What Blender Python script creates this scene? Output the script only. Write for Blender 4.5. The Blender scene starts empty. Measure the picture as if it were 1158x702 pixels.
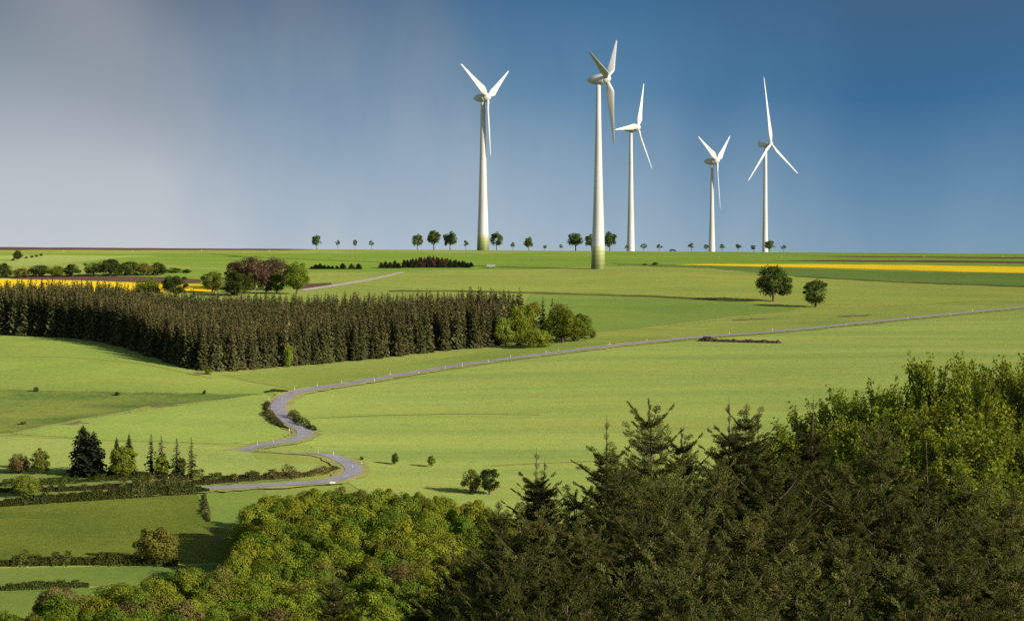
import bpy, bmesh, math, random
import numpy as np
from mathutils import Vector, Matrix, Euler

R = math.radians
rng = np.random.default_rng(7)
random.seed(7)
scene = bpy.context.scene
COL = scene.collection

# ------------------------------------------------------------------ camera
W, H, F = 1158.0, 702.0, 2724.0
PITCH = math.atan(76.0 / F)
cam_d = bpy.data.cameras.new("camera"); cam_d.sensor_width = 36.0; cam_d.lens = 36.0 * F / W
cam_d.clip_start = 1.0; cam_d.clip_end = 60000.0
cam = bpy.data.objects.new("camera", cam_d); COL.objects.link(cam)
cam.location = (0, 0, 0); cam.rotation_euler = (R(90) - PITCH, 0, 0)
scene.camera = cam

def ray(px, py):
    x, y = (px - W / 2) / F, (H / 2 - py) / F
    c, s = math.cos(PITCH), math.sin(PITCH)
    return Vector((x, c + y * s, -s + y * c))          # camera pitched down by PITCH

# ------------------------------------------------------------------ terrain height
_Y = np.array([-3000, -200, -60, 0, 30, 60, 100, 200, 300, 370, 430, 480, 560, 640, 720, 850, 980, 1100, 1240, 1450, 1520, 1700, 2100, 2700, 6000, 30000], float)
_Z = np.array([20, 14, 6, -1.8, -9, -18.5, -28.5, -50, -66, -71.5, -69.3, -64.3, -56.5, -47.5, -38.5, -33, -27.5, -22, -14.2, -5.7, -4.5, -5.3, -8, -13, -60, -600], float)
_ys = np.arange(-3000, 30000, 2.0)
_zs = np.interp(_ys, _Y, _Z)
_k = np.exp(-0.5 * (np.arange(-30, 31) / 11.0) ** 2); _k /= _k.sum()
_zs = np.convolve(np.pad(_zs, 30, mode='edge'), _k, mode='valid')

def sstep(a, b, x):
    t = np.clip((x - a) / (b - a), 0, 1)
    return t * t * (3 - 2 * t)

def base_z(x, y):
    x = np.asarray(x, float); y = np.asarray(y, float)
    z = np.interp(y, _ys, _zs)
    z = z - 0.0065 * np.clip(x, -900, 900) * sstep(850, 1450, y)
    far = sstep(380, 560, y) * (1 - sstep(1150, 1400, y))
    z = z + far * (0.8 * np.sin(x / 41.0 + y / 63.0) + 0.95 * np.sin(x / 77.0 - y / 90.0 + 1.3) + 0.42 * np.sin(x / 23.0 + 2 + y / 140.))
    # the convex meadow left of the spruces and the shallow valley under it
    z = z + 2.2 * np.exp(-((x + 150) / 55.0) ** 2 - ((y - 770) / 55.0) ** 2)
    z = z - 1.6 * np.exp(-((x + 140) / 90.0) ** 2 - ((y - 672) / 26.0) ** 2)
    return z

def hit(px, py, fn, t0=380.0):
    d = ray(px, py); d = d / d.y
    t = np.arange(t0, 4000, 2.0)
    g = d.z * t - fn(d.x * t, t)
    i = np.argmax(g < 0)
    if g[i] >= 0: i = len(t) - 1
    a, b = t[max(i - 1, 0)], t[i]
    for _ in range(24):
        m = 0.5 * (a + b)
        if d.z * m - float(fn(d.x * m, m)) < 0: b = m
        else: a = m
    return np.array([d.x * b, b])

# the knoll that hides the hairpin between the two visible stretches of road, and the cutting behind it
_ridge = np.array([np.append(hit(px, py, base_z), h) for px, py, h in
                   [(120, 512, .3), (200, 513, 1.3), (260, 515, 1.7), (300, 516, 1.6), (335, 517, 1.1), (362, 518.5, .5), (385, 521, 0.0)]])
_cut = np.array([np.append(hit(px, py, base_z), h) for px, py, h in
                 [(296, 503.5, .3), (270, 507, 1.3), (264, 509.5, 1.5), (285, 511.5, 1.5), (320, 512.5, 1.3), (345, 513.3, .8), (366, 515.5, 0.1)]])

def along(x, y, poly, sig):
    x = np.asarray(x, float); y = np.asarray(y, float)
    best = np.full(np.broadcast(x, y).shape, 1e9); hh = np.zeros_like(best)
    for a, b in zip(poly[:-1], poly[1:]):
        dx, dy = b[0] - a[0], b[1] - a[1]
        t = np.clip(((x - a[0]) * dx + (y - a[1]) * dy) / (dx * dx + dy * dy), 0, 1)
        d2 = (x - a[0] - t * dx) ** 2 + (y - a[1] - t * dy) ** 2
        m = d2 < best
        best = np.where(m, d2, best); hh = np.where(m, a[2] + t * (b[2] - a[2]), hh)
    return hh * np.exp(-0.5 * best / sig ** 2)

def tz0(x, y):
    return base_z(x, y) + along(x, y, _ridge, 4.2) - along(x, y, _cut, 3.6)

# terrain grid: heights are read back from this very grid so every sheet lies on it
def axis(segs):
    out = []
    for a, b, s in segs:
        n = max(1, int(round((b - a) / s))); out += list(np.linspace(a, b, n, endpoint=False))
    return np.array(out + [segs[-1][1]])
GX = axis([(-12000, -3000, 1500), (-3000, -900, 150), (-900, -330, 15), (-330, 340, 3), (340, 900, 15), (900, 3000, 150), (3000, 12000, 1500)])
GY = axis([(-2500, -200, 150), (-200, 380, 8), (380, 540, 4), (540, 660, 2), (660, 960, 3), (960, 1560, 4), (1560, 2800, 20), (2800, 6000, 200), (6000, 24000, 2000)])
_mx, _my = np.meshgrid(GX, GY, indexing='ij')
GZ = tz0(_mx, _my)

def tz(x, y):
    x = np.asarray(x, float); y = np.asarray(y, float)
    i = np.clip(np.searchsorted(GX, x, side='right') - 1, 0, len(GX) - 2)
    j = np.clip(np.searchsorted(GY, y, side='right') - 1, 0, len(GY) - 2)
    u = (x - GX[i]) / (GX[i + 1] - GX[i]); v = (y - GY[j]) / (GY[j + 1] - GY[j])
    z00, z10, z01, z11 = GZ[i, j], GZ[i + 1, j], GZ[i, j + 1], GZ[i + 1, j + 1]
    return np.where(u >= v, z00 + u * (z10 - z00) + v * (z11 - z10), z00 + v * (z01 - z00) + u * (z11 - z01))

def at(px, py):
    p = hit(px, py, tz); return float(p[0]), float(p[1]), float(tz(p[0], p[1]))
def at_depth(px, py, Y):
    d = ray(px, py); return d * (Y / d.y)
def ppm(Y): return Y / F          # metres per photo pixel at distance Y

# ------------------------------------------------------------------ materials
MATS = {}
def new_mat(name):
    m = bpy.data.materials.new(name); m.use_nodes = True
    nt = m.node_tree; nt.nodes.clear()
    out = nt.nodes.new("ShaderNodeOutputMaterial")
    MATS[name] = m
    return m, nt, out
def N(nt, t, **kw):
    n = nt.nodes.new(t)
    for k, v in kw.items():
        if k in n.inputs: n.inputs[k].default_value = v
        else: setattr(n, k, v)
    return n
def L(nt, a, b): nt.links.new(a, b)
def rgb(c): return (c[0], c[1], c[2], 1.0)
def ramp(nt, fac, stops, interp='LINEAR'):
    r = nt.nodes.new("ShaderNodeValToRGB"); r.color_ramp.interpolation = interp
    el = r.color_ramp.elements
    while len(el) < len(stops): el.new(0.5)
    for e, (p, c) in zip(el, stops): e.position = p; e.color = rgb(c) if len(c) == 3 else c
    L(nt, fac, r.inputs[0]); return r
def mixc(nt, fac, a, b, mode='MIX'):
    m = nt.nodes.new("ShaderNodeMix"); m.data_type = 'RGBA'; m.blend_type = mode
    for sock, v in ((0, fac), (6, a), (7, b)):
        if hasattr(v, 'is_linked') or hasattr(v, 'links'): L(nt, v, m.inputs[sock])
        elif isinstance(v, (int, float)): m.inputs[sock].default_value = v
        else: m.inputs[sock].default_value = rgb(v)
    return m.outputs[2]

def grass_mat(name, c_lo, c_mid, c_hi, streak=(0.004, 0.05, 0.02), rot=0.0, streak_amt=0.45, patch=0.02, tram=None, bump=0.6, dirt=None, dryness=.6):
    m, nt, out = new_mat(name)
    tc = N(nt, "ShaderNodeTexCoord")
    n1 = N(nt, "ShaderNodeTexNoise", Scale=patch, Detail=6.0, Roughness=0.62); L(nt, tc.outputs["Object"], n1.inputs["Vector"])
    mp = N(nt, "ShaderNodeMapping"); mp.inputs["Rotation"].default_value = (0, 0, rot); mp.inputs["Scale"].default_value = streak
    L(nt, tc.outputs["Object"], mp.inputs["Vector"])
    n2 = N(nt, "ShaderNodeTexNoise", Scale=1.0, Detail=5.0, Roughness=0.6); L(nt, mp.outputs[0], n2.inputs["Vector"])
    n3 = N(nt, "ShaderNodeTexNoise", Scale=0.55, Detail=5.0, Roughness=0.75); L(nt, tc.outputs["Object"], n3.inputs["Vector"])
    a = N(nt, "ShaderNodeMix"); a.data_type = 'FLOAT'; a.inputs[0].default_value = streak_amt
    L(nt, n1.outputs[0], a.inputs[2]); L(nt, n2.outputs[0], a.inputs[3])
    b = N(nt, "ShaderNodeMix"); b.data_type = 'FLOAT'; b.inputs[0].default_value = 0.36
    L(nt, a.outputs[0], b.inputs[2]); L(nt, n3.outputs[0], b.inputs[3])
    r = ramp(nt, b.outputs[0], [(0.38, c_lo), (0.50, c_mid), (0.61, c_hi)])
    col = r.outputs[0]
    mp5 = N(nt, "ShaderNodeMapping"); mp5.inputs["Rotation"].default_value = (0, 0, rot * .6); mp5.inputs["Scale"].default_value = (.012, .05, .02); mp5.inputs["Location"].default_value = (3.1, 7.7, 0)
    L(nt, tc.outputs["Object"], mp5.inputs["Vector"])
    n5 = N(nt, "ShaderNodeTexNoise", Scale=1.0, Detail=7.0, Roughness=0.7); L(nt, mp5.outputs[0], n5.inputs["Vector"])
    dry = ramp(nt, n5.outputs[0], [(0.50, (0, 0, 0)), (0.68, (1, 1, 1))])
    dm = N(nt, "ShaderNodeMath", operation='MULTIPLY'); L(nt, dry.outputs[0], dm.inputs[0]); dm.inputs[1].default_value = dryness
    col = mixc(nt, dm.outputs[0], col, (c_hi[0] * 1.12, c_hi[1] * .92, c_hi[2] * .9))
    n6 = N(nt, "ShaderNodeTexNoise", Scale=.33, Detail=3.0, Roughness=.7); L(nt, tc.outputs["Object"], n6.inputs["Vector"])
    spk = ramp(nt, n6.outputs[0], [(0.60, (0, 0, 0)), (0.72, (1, 1, 1))])
    sm = N(nt, "ShaderNodeMath", operation='MULTIPLY'); L(nt, spk.outputs[0], sm.inputs[0]); sm.inputs[1].default_value = .5
    col = mixc(nt, sm.outputs[0], col, tuple(v * .72 for v in c_lo))
    if tram:
        per, ang, amt = tram
        mp2 = N(nt, "ShaderNodeMapping"); mp2.inputs["Rotation"].default_value = (0, 0, ang); L(nt, tc.outputs["Object"], mp2.inputs["Vector"])
        nz = N(nt, "ShaderNodeTexNoise", Scale=0.015, Detail=2.0); L(nt, tc.outputs["Object"], nz.inputs["Vector"])
        add = N(nt, "ShaderNodeVectorMath", operation='MULTIPLY_ADD'); L(nt, nz.outputs["Color"], add.inputs[0]); add.inputs[1].default_value = (14, 14, 0); L(nt, mp2.outputs[0], add.inputs[2])
        sx = N(nt, "ShaderNodeSeparateXYZ"); L(nt, add.outputs[0], sx.inputs[0])
        dv = N(nt, "ShaderNodeMath", operation='DIVIDE'); L(nt, sx.outputs[0], dv.inputs[0]); dv.inputs[1].default_value = per
        fr = N(nt, "ShaderNodeMath", operation='FRACT'); L(nt, dv.outputs[0], fr.inputs[0])
        tr = ramp(nt, fr.outputs[0], [(0.0, (0, 0, 0)), (0.44, (0, 0, 0)), (0.49, (1, 1, 1)), (0.55, (0, 0, 0))])
        fade = N(nt, "ShaderNodeMath", operation='MULTIPLY'); L(nt, tr.outputs[0], fade.inputs[0]); fade.inputs[1].default_value = amt
        col = mixc(nt, fade.outputs[0], col, c_lo if dirt is None else dirt)
    n4 = N(nt, "ShaderNodeTexNoise", Scale=1.6, Detail=4.0, Roughness=0.8); L(nt, tc.outputs["Object"], n4.inputs["Vector"])
    bp = N(nt, "ShaderNodeBump", Strength=bump, Distance=0.35); L(nt, n4.outputs[0], bp.inputs["Height"])
    d = N(nt, "ShaderNodeBsdfDiffuse", Roughness=0.9); L(nt, col, d.inputs[0]); L(nt, bp.outputs[0], d.inputs["Normal"])
    L(nt, d.outputs[0], out.inputs[0])
    return m

def g3(c, s=1.0, spread=0.22, warm=0.0):
    lo = (c[0] * (1 - spread * 1.15) * s, c[1] * (1 - spread * .85) * s, c[2] * (1 - spread * .6) * s)
    hi = (c[0] * (1 + spread * 1.05) * s, c[1] * (1 + spread * .8) * s, c[2] * (1 + spread * .9) * s)
    return lo, tuple(v * s for v in c), hi

GRASS = (0.140, 0.168, 0.037)
grass_mat("meadow_grass", *g3(GRASS), streak=(0.006, 0.045, 0.02), rot=0.08)
grass_mat("main_field", *g3((0.166, 0.206, 0.047), spread=.20), streak=(0.0035, 0.055, 0.02), rot=-0.10, streak_amt=.68, tram=(24.0, R(96), .38))
grass_mat("upper_field", *g3((0.104, 0.156, 0.024), spread=.18), streak=(0.004, 0.035, 0.02), rot=0.03, streak_amt=.6)
grass_mat("pale_field", *g3((0.164, 0.200, 0.050), spread=.2), streak=(0.004, 0.03, 0.02), rot=0.12)
grass_mat("plateau_field", *g3((0.146, 0.172, 0.036), spread=.2), streak=(0.004, 0.03, 0.02), rot=-0.06, streak_amt=.6)
grass_mat("green_band", *g3((0.100, 0.142, 0.029), spread=.2), streak=(0.004, 0.04, 0.02), rot=0.1)
grass_mat("darker_meadow", *g3((0.114, 0.148, 0.030), spread=.25), streak=(0.01, 0.03, 0.02), rot=0.2, patch=.03)  # darker green than the neighbouring fields
grass_mat("track_grass", *g3((0.125, 0.142, 0.038), spread=.3), patch=.1)
grass_mat("corn_band", *g3((0.068, 0.105, 0.024), spread=.2), streak=(0.003, 0.06, 0.02), rot=-0.15, streak_amt=.6)
grass_mat("curved_field", *g3((0.154, 0.196, 0.043), spread=.17), streak=(0.01, 0.035, 0.02), rot=0.5, tram=(14.0, R(35), .42))
grass_mat("bank_grass", *g3((0.092, 0.120, 0.026), spread=.45), streak=(0.01, 0.05, 0.02), rot=0.05, patch=.04)
grass_mat("hill_meadow", *g3((0.134, 0.172, 0.035), spread=.2), streak=(0.01, 0.03, 0.02), rot=0.2, patch=.03)
grass_mat("pasture", *g3((0.084, 0.104, 0.017), spread=.30), streak=(0.02, 0.06, 0.02), rot=0.1, patch=.035, bump=.9)  # cloud shade over this pasture is put into its base colour
grass_mat("lush_pasture", *g3((0.085, 0.118, 0.024), spread=.2), streak=(0.02, 0.05, 0.02), rot=0.05, patch=.03)  # lush grass, albedo also lowered to stand in for cloud shade
grass_mat("verge_grass", *g3((0.160, 0.162, 0.052), spread=.3), streak=(0.05, 0.05, 0.02), patch=.09)
grass_mat("rape_bloom", *g3((0.420, 0.295, 0.012), spread=.13), streak=(0.004, 0.06, 0.02), streak_amt=.5)
grass_mat("ploughed_soil", *g3((0.066, 0.040, 0.027), spread=.22), streak=(0.006, 0.09, 0.02), streak_amt=.6)
grass_mat("bare_earth", *g3((0.105, 0.082, 0.042), spread=.3), patch=.15)
grass_mat("ditch_grass", *g3((0.055, 0.062, 0.018), spread=.35), patch=.08)
grass_mat("forest_floor", *g3((0.045, 0.040, 0.020), spread=.4), patch=.1)
grass_mat("gravel_track", *g3((0.22, 0.20, 0.165), spread=.12), patch=.2)

def asphalt():
    m, nt, out = new_mat("asphalt")
    tc = N(nt, "ShaderNodeTexCoord")
    n = N(nt, "ShaderNodeTexNoise", Scale=0.25, Detail=6.0, Roughness=.7); L(nt, tc.outputs["Object"], n.inputs["Vector"])
    r = ramp(nt, n.outputs[0], [(0.35, (0.185, 0.165, 0.165)), (0.65, (0.265, 0.240, 0.235))])
    b = N(nt, "ShaderNodeBsdfPrincipled", Roughness=.72); L(nt, r.outputs[0], b.inputs["Base Color"]); L(nt, b.outputs[0], out.inputs[0])
asphalt()

def plain(name, c, rough=.6, metal=0.0, var=0.12, scale=3.0):
    m, nt, out = new_mat(name)
    tc = N(nt, "ShaderNodeTexCoord")
    n = N(nt, "ShaderNodeTexNoise", Scale=scale, Detail=4.0); L(nt, tc.outputs["Object"], n.inputs["Vector"])
    r = ramp(nt, n.outputs[0], [(0.3, tuple(v * (1 - var) for v in c)), (0.7, tuple(min(1, v * (1 + var)) for v in c))])
    b = N(nt, "ShaderNodeBsdfPrincipled", Roughness=rough, Metallic=metal); b.inputs["Specular IOR Level"].default_value = .05 if rough > .85 else .4; L(nt, r.outputs[0], b.inputs["Base Color"]); L(nt, b.outputs[0], out.inputs[0])
    return m
plain("white_paint", (0.60, 0.60, 0.58), .5)
plain("turbine_white", (0.43, 0.425, 0.405), .42, var=.05, scale=.3)
plain("nacelle_grey", (0.40, 0.395, 0.37), .45, var=.03, scale=.2)
plain("dark_metal", (0.06, 0.06, 0.065), .4)
plain("post_wood", (0.13, 0.10, 0.07), .9)
plain("pale_panel", (0.20, 0.23, 0.17), .6)
plain("car_paint", (0.02, 0.022, 0.03), .25)
plain("car_glass", (0.03, 0.035, 0.045), .08)
plain("rubber", (0.02, 0.02, 0.02), .9)
plain("reflector", (0.02, 0.02, 0.02), .5)
plain("bark", (0.085, 0.065, 0.048), .95, var=.3)
plain("grey_bark", (0.085, 0.070, 0.055), .95, var=.3)
plain("twig_wood", (0.070, 0.048, 0.030), .9, var=.35, scale=8)
plain("dung", (0.040, 0.026, 0.018), .95, var=.45, scale=1.2)

def tower_mat(name, green):
    m, nt, out = new_mat(name)
    tc = N(nt, "ShaderNodeTexCoord"); sp = N(nt, "ShaderNodeSeparateXYZ"); L(nt, tc.outputs["Object"], sp.inputs[0])
    base = (0.43, 0.425, 0.40)
    n = N(nt, "ShaderNodeTexNoise", Scale=.35, Detail=5.0, Roughness=.6)
    mp = N(nt, "ShaderNodeMapping"); mp.inputs["Scale"].default_value = (1, 1, .12); L(nt, tc.outputs["Object"], mp.inputs[0]); L(nt, mp.outputs[0], n.inputs["Vector"])
    dirt = ramp(nt, n.outputs[0], [(0.35, (0.345, 0.33, 0.29)), (0.62, base)])
    col = dirt.outputs[0]
    # precast ring joints
    dv = N(nt, "ShaderNodeMath", operation='DIVIDE'); L(nt, sp.outputs[2], dv.inputs[0]); dv.inputs[1].default_value = 3.8
    fr = N(nt, "ShaderNodeMath", operation='FRACT'); L(nt, dv.outputs[0], fr.inputs[0])
    jr = ramp(nt, fr.outputs[0], [(0.0, (1, 1, 1)), (0.035, (1, 1, 1)), (0.05, (0, 0, 0))], 'LINEAR')
    jm = N(nt, "ShaderNodeMath", operation='MULTIPLY'); L(nt, jr.outputs[0], jm.inputs[0]); jm.inputs[1].default_value = .35
    col = mixc(nt, jm.outputs[0], col, (0.25, 0.24, 0.21))
    if green:
        dg = N(nt, "ShaderNodeMath", operation='DIVIDE'); L(nt, sp.outputs[2], dg.inputs[0]); dg.inputs[1].default_value = green
        dg.use_clamp = True
        bands = [(0.0, (0.085, 0.105, 0.014)), (0.20, (0.120, 0.140, 0.024)), (0.40, (0.165, 0.185, 0.045)), (0.60, (0.225, 0.245, 0.09)), (0.80, (0.31, 0.325, 0.17)), (0.985, (0.5, 0.5, 0.5))]
        br = ramp(nt, dg.outputs[0], bands, 'CONSTANT')
        gt = N(nt, "ShaderNodeMath", operation='LESS_THAN'); L(nt, dg.outputs[0], gt.inputs[0]); gt.inputs[1].default_value = .98
        col = mixc(nt, gt.outputs[0], col, br.outputs[0])
    b = N(nt, "ShaderNodeBsdfPrincipled", Roughness=.6); L(nt, col, b.inputs["Base Color"]); L(nt, b.outputs[0], out.inputs[0])
    return m

def leaf_mat(name, c, trans=.3, var=.35, hue=.03, c2=None, vr=.22):
    """foliage: colour differs from tree to tree (object random) and from leaf to leaf (face attribute 'tint')"""
    m, nt, out = new_mat(name)
    at_ = N(nt, "ShaderNodeAttribute", attribute_name="tint")
    oi = N(nt, "ShaderNodeObjectInfo")
    c2 = c2 or tuple(v * s for v, s in zip(c, (1.35, 1.15, .9)))
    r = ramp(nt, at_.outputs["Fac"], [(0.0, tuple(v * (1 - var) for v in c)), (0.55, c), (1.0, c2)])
    hs = N(nt, "ShaderNodeHueSaturation")
    mr = N(nt, "ShaderNodeMapRange"); L(nt, oi.outputs["Random"], mr.inputs[0]); mr.inputs[3].default_value = .5 - hue; mr.inputs[4].default_value = .5 + hue
    L(nt, mr.outputs[0], hs.inputs["Hue"])
    ml = N(nt, "ShaderNodeMath", operation='MULTIPLY'); L(nt, oi.outputs["Random"], ml.inputs[0]); ml.inputs[1].default_value = 7.13
    fr = N(nt, "ShaderNodeMath", operation='FRACT'); L(nt, ml.outputs[0], fr.inputs[0])
    mv = N(nt, "ShaderNodeMapRange"); L(nt, fr.outputs[0], mv.inputs[0]); mv.inputs[3].default_value = 1 - vr; mv.inputs[4].default_value = 1 + vr
    L(nt, mv.outputs[0], hs.inputs["Value"]); L(nt, r.outputs[0], hs.inputs["Color"])
    d = N(nt, "ShaderNodeBsdfDiffuse"); L(nt, hs.outputs[0], d.inputs[0])
    t = N(nt, "ShaderNodeBsdfTranslucent")
    tcol = mixc(nt, .5, hs.outputs[0], (c[0] * 1.8, c[1] * 1.6, c[2] * .6)); L(nt, tcol, t.inputs[0])
    mx = N(nt, "ShaderNodeMixShader", Fac=trans); L(nt, d.outputs[0], mx.inputs[1]); L(nt, t.outputs[0], mx.inputs[2])
    L(nt, mx.outputs[0], out.inputs[0])
    return m
leaf_mat("leaf_yellow", (0.152, 0.176, 0.018), var=.22, hue=.014)
leaf_mat("leaf_green", (0.095, 0.135, 0.015), var=.22, hue=.018)
leaf_mat("leaf_olive", (0.120, 0.124, 0.022), var=.22, hue=.014)
leaf_mat("leaf_brown", (0.118, 0.098, 0.032), var=.22, hue=.01)
leaf_mat("leaf_dark", (0.046, 0.064, 0.014), var=.25, hue=.015)
leaf_mat("leaf_lime", (0.150, 0.190, 0.026), var=.25, hue=.012)
leaf_mat("leaf_avenue", (0.070, 0.105, 0.022), var=.25, hue=.015)
leaf_mat("leaf_copper", (0.086, 0.055, 0.036), var=.3, hue=.012)
leaf_mat("leaf_hedge", (0.060, 0.075, 0.016), hue=.02, c2=(0.125, 0.125, 0.030))
leaf_mat("leaf_scrub", (0.084, 0.078, 0.028), hue=.02, c2=(0.160, 0.115, 0.042))
leaf_mat("gorse_bloom", (0.38, 0.31, 0.025), trans=.1)
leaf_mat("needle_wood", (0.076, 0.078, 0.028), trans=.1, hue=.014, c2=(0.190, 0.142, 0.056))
leaf_mat("needle_dark", (0.026, 0.031, 0.015), trans=.08, hue=.015)
leaf_mat("needle_near", (0.054, 0.062, 0.015), trans=.2, var=.45, hue=.012, c2=(0.130, 0.125, 0.034), vr=.3)
leaf_mat("needle_near_brown", (0.078, 0.086, 0.020), trans=.2, var=.45, hue=.016, c2=(0.180, 0.165, 0.048), vr=.38)
leaf_mat("leaf_near", (0.128, 0.160, 0.015), trans=.45, var=.4, hue=.015, c2=(0.22, 0.235, 0.02))

# ------------------------------------------------------------------ mesh helpers
def link(name, me, parent=None):
    o = bpy.data.objects.new(name, me); COL.objects.link(o)
    if parent is not None: o.parent = parent
    return o
def tag(o, label=None, cat=None, group=None, kind=None):
    if label: o["label"] = label
    if cat: o["category"] = cat
    if group: o["group"] = group
    if kind: o["kind"] = kind
    return o
def empty(name, loc, rz=0.0, s=1.0):
    o = bpy.data.objects.new(name, None); COL.objects.link(o)
    o.location = loc; o.rotation_euler = (0, 0, rz)
    o.scale = (s, s, s) if not isinstance(s, tuple) else s
    o.empty_display_size = .5
    return o
def quads_mesh(name, V, mats, midx=None, tint=None, smooth=False):
    """V: (N,4,3) quads"""
    V = np.ascontiguousarray(V, dtype=np.float32); n = len(V)
    me = bpy.data.meshes.new(name)
    me.vertices.add(n * 4); me.vertices.foreach_set("co", V.ravel())
    me.loops.add(n * 4); me.loops.foreach_set("vertex_index", np.arange(n * 4, dtype=np.int32))
    me.polygons.add(n); me.polygons.foreach_set("loop_start", np.arange(0, n * 4, 4, dtype=np.int32))
    for m in mats: me.materials.append(MATS[m])
    if midx is not None: me.polygons.foreach_set("material_index", np.asarray(midx, dtype=np.int32))
    if tint is not None:
        a = me.attributes.new("tint", 'FLOAT', 'FACE'); a.data.foreach_set("value", np.asarray(tint, dtype=np.float32))
    me.update(calc_edges=True)
    return me
def pyd_mesh(name, v, f, mats, smooth=False, midx=None):
    me = bpy.data.meshes.new(name); me.from_pydata([tuple(map(float, p)) for p in v], [], f); 
    for m in mats: me.materials.append(MATS[m])
    if midx is not None: me.polygons.foreach_set("material_index", np.asarray(midx, dtype=np.int32))
    if smooth: me.polygons.foreach_set("use_smooth", np.ones(len(me.polygons), dtype=bool))
    me.update(); return me

class Tubes:
    def __init__(s): s.v, s.f = [], []
    def add(s, pts, rad, sides=6):
        pts = [Vector(p) for p in pts]; b = len(s.v); n = len(pts)
        for i, p in enumerate(pts):
            d = (pts[min(i + 1, n - 1)] - pts[max(i - 1, 0)]).normalized()
            a = d.orthogonal().normalized() if abs(d.z) > .9 else d.cross(Vector((0, 0, 1))).normalized()
            c = d.cross(a)
            for k in range(sides):
                t = 2 * math.pi * k / sides
                s.v.append(p + (a * math.cos(t) + c * math.sin(t)) * rad[i])
        for i in range(n - 1):
            for k in range(sides):
                k2 = (k + 1) % sides
                s.f.append((b + i * sides + k, b + i * sides + k2, b + (i + 1) * sides + k2, b + (i + 1) * sides + k))
        s.f.append(tuple(b + k for k in range(sides))[::-1]); s.f.append(tuple(b + (n - 1) * sides + k for k in range(sides)))
    def mesh(s, name, mat, smooth=True): return pyd_mesh(name, s.v, s.f, [mat], smooth)

def unit(a): return a / np.maximum(np.linalg.norm(a, axis=-1, keepdims=True), 1e-9)
def leaf_quads(P, Nrm, size, jit=.6, aspect=.7, r=None):
    r = r or rng
    n = len(P); nn = unit(Nrm + r.normal(0, jit, (n, 3)))
    t = unit(np.cross(nn, r.normal(0, 1, (n, 3)))); b = np.cross(nn, t)
    s = (size * (.65 + .7 * r.random(n)))[:, None] if np.ndim(size) == 0 else (size * (.65 + .7 * r.random(n)))[:, None]
    t = t * s * .5; b = b * s * .5 * aspect
    return np.stack([P - t, P + b * 1.0, P + t, P - b * 1.0], axis=1)      # diamond leaf

def crown_quads(seed, h, w, z0, puffs=40, leaves=2600, leaf=.42, top=1.0, squash=1.0, rag=.16):
    """leaf clumps on a lobed crown: h height, w width, crown starts at z0"""
    r = np.random.default_rng(seed)
    ch = h - z0; c = np.array([0, 0, z0 + ch * .5])
    d = unit(r.normal(0, 1, (puffs, 3)))
    rad = (.50 + .32 * r.random(puffs) ** .7)
    ell = np.array([w * .5, w * .5, ch * .5])
    pr = w * (.12 + rag * .55 * r.random(puffs))
    dz = d[:, 2]; hz = d[:, :2] / np.maximum(np.linalg.norm(d[:, :2], axis=1, keepdims=True), 1e-6)
    rr_xy = np.where(dz < 0, (1 - np.abs(dz) ** 3.5) ** .5, (1 - np.abs(dz) ** 2.2) ** .5)
    d = np.concatenate([hz * rr_xy[:, None], dz[:, None]], 1)
    C = c + d * rad[:, None] * ell
    C[:, :2] *= (1 - .22 * np.clip((C[:, 2:3] - c[2]) / (ch * .5), 0, 1) * top)
    C[:, 2] = np.maximum(C[:, 2], z0 + pr * .55)
    # a few odd limbs break the outline
    k = max(3, puffs // 8); C[:k] = c + d[:k] * (.82 + .14 * r.random((k, 1))) * ell; pr[:k] *= .6
    idx = r.integers(0, puffs, leaves); idx = np.where(r.random(leaves) < .12, r.integers(0, k, leaves), idx)
    u = unit(r.normal(0, 1, (leaves, 3)) + np.array([0, 0, .35]))
    P = C[idx] + u * (pr[idx] * (.55 + .5 * r.random(leaves) ** .5))[:, None] * np.array([1, 1, .85 * squash])
    out = unit(P - c + np.array([0, 0, 1e-3]))
    Q = leaf_quads(P, u * .8 + out * .5, leaf, jit=.45, r=r)
    pt = r.random(puffs)
    tint = np.clip(.5 * pt[idx] + .5 * r.random(leaves), 0, 1)
    return Q, tint

def trunk_mesh(name, h, z0, w, seed, mat="bark", thick=None):
    r = random.Random(seed); tb = Tubes(); th = thick or h * .028
    top = z0 + (h - z0) * .55
    lean = [r.uniform(-.03, .03) * h for _ in range(2)]
    pts = [(lean[0] * t, lean[1] * t, -.6 + (top + .6) * t) for t in (0, .06, .25, .5, .75, 1)]
    tb.add(pts, [th * 1.5, th * 1.1, th, th * .8, th * .55, th * .25], 7)
    for i in range(7):
        a = i * 2.4 + r.random(); zb = z0 * .85 + (top - z0) * (.05 + .8 * i / 7)
        ln = w * (.42 - .03 * i); e = Vector((math.cos(a) * ln, math.sin(a) * ln, zb + ln * (.55 + .4 * r.random())))
        s = Vector((lean[0] * zb / top, lean[1] * zb / top, zb)); m = s.lerp(e, .5) + Vector((0, 0, -.06 * ln))
        tb.add([s, m, e], [th * .45, th * .3, th * .1], 5)
    return tb.mesh(name, mat)

def make_tree_meshes(key, seed, h, w, z0, mat, **kw):
    bk = kw.pop('bark', 'bark'); th = kw.pop('thick', None)
    Q, t = crown_quads(seed, h, w, z0, **kw)
    return trunk_mesh(key + "_trunk", h, z0, w, seed, bk, th), quads_mesh(key + "_crown", Q, [mat], tint=t)

def place_tree(name, meshes, loc, rz, s, label, cat="tree", group=None, mat=None, crown="crown"):
    root = empty(name, loc, rz, s); tag(root, label, cat, group)
    link("trunk", meshes[0], root); c = link(crown, meshes[1], root)
    if mat:
        c.material_slots[0].link = 'OBJECT'; c.material_slots[0].material = MATS[mat]
    return root

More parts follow.
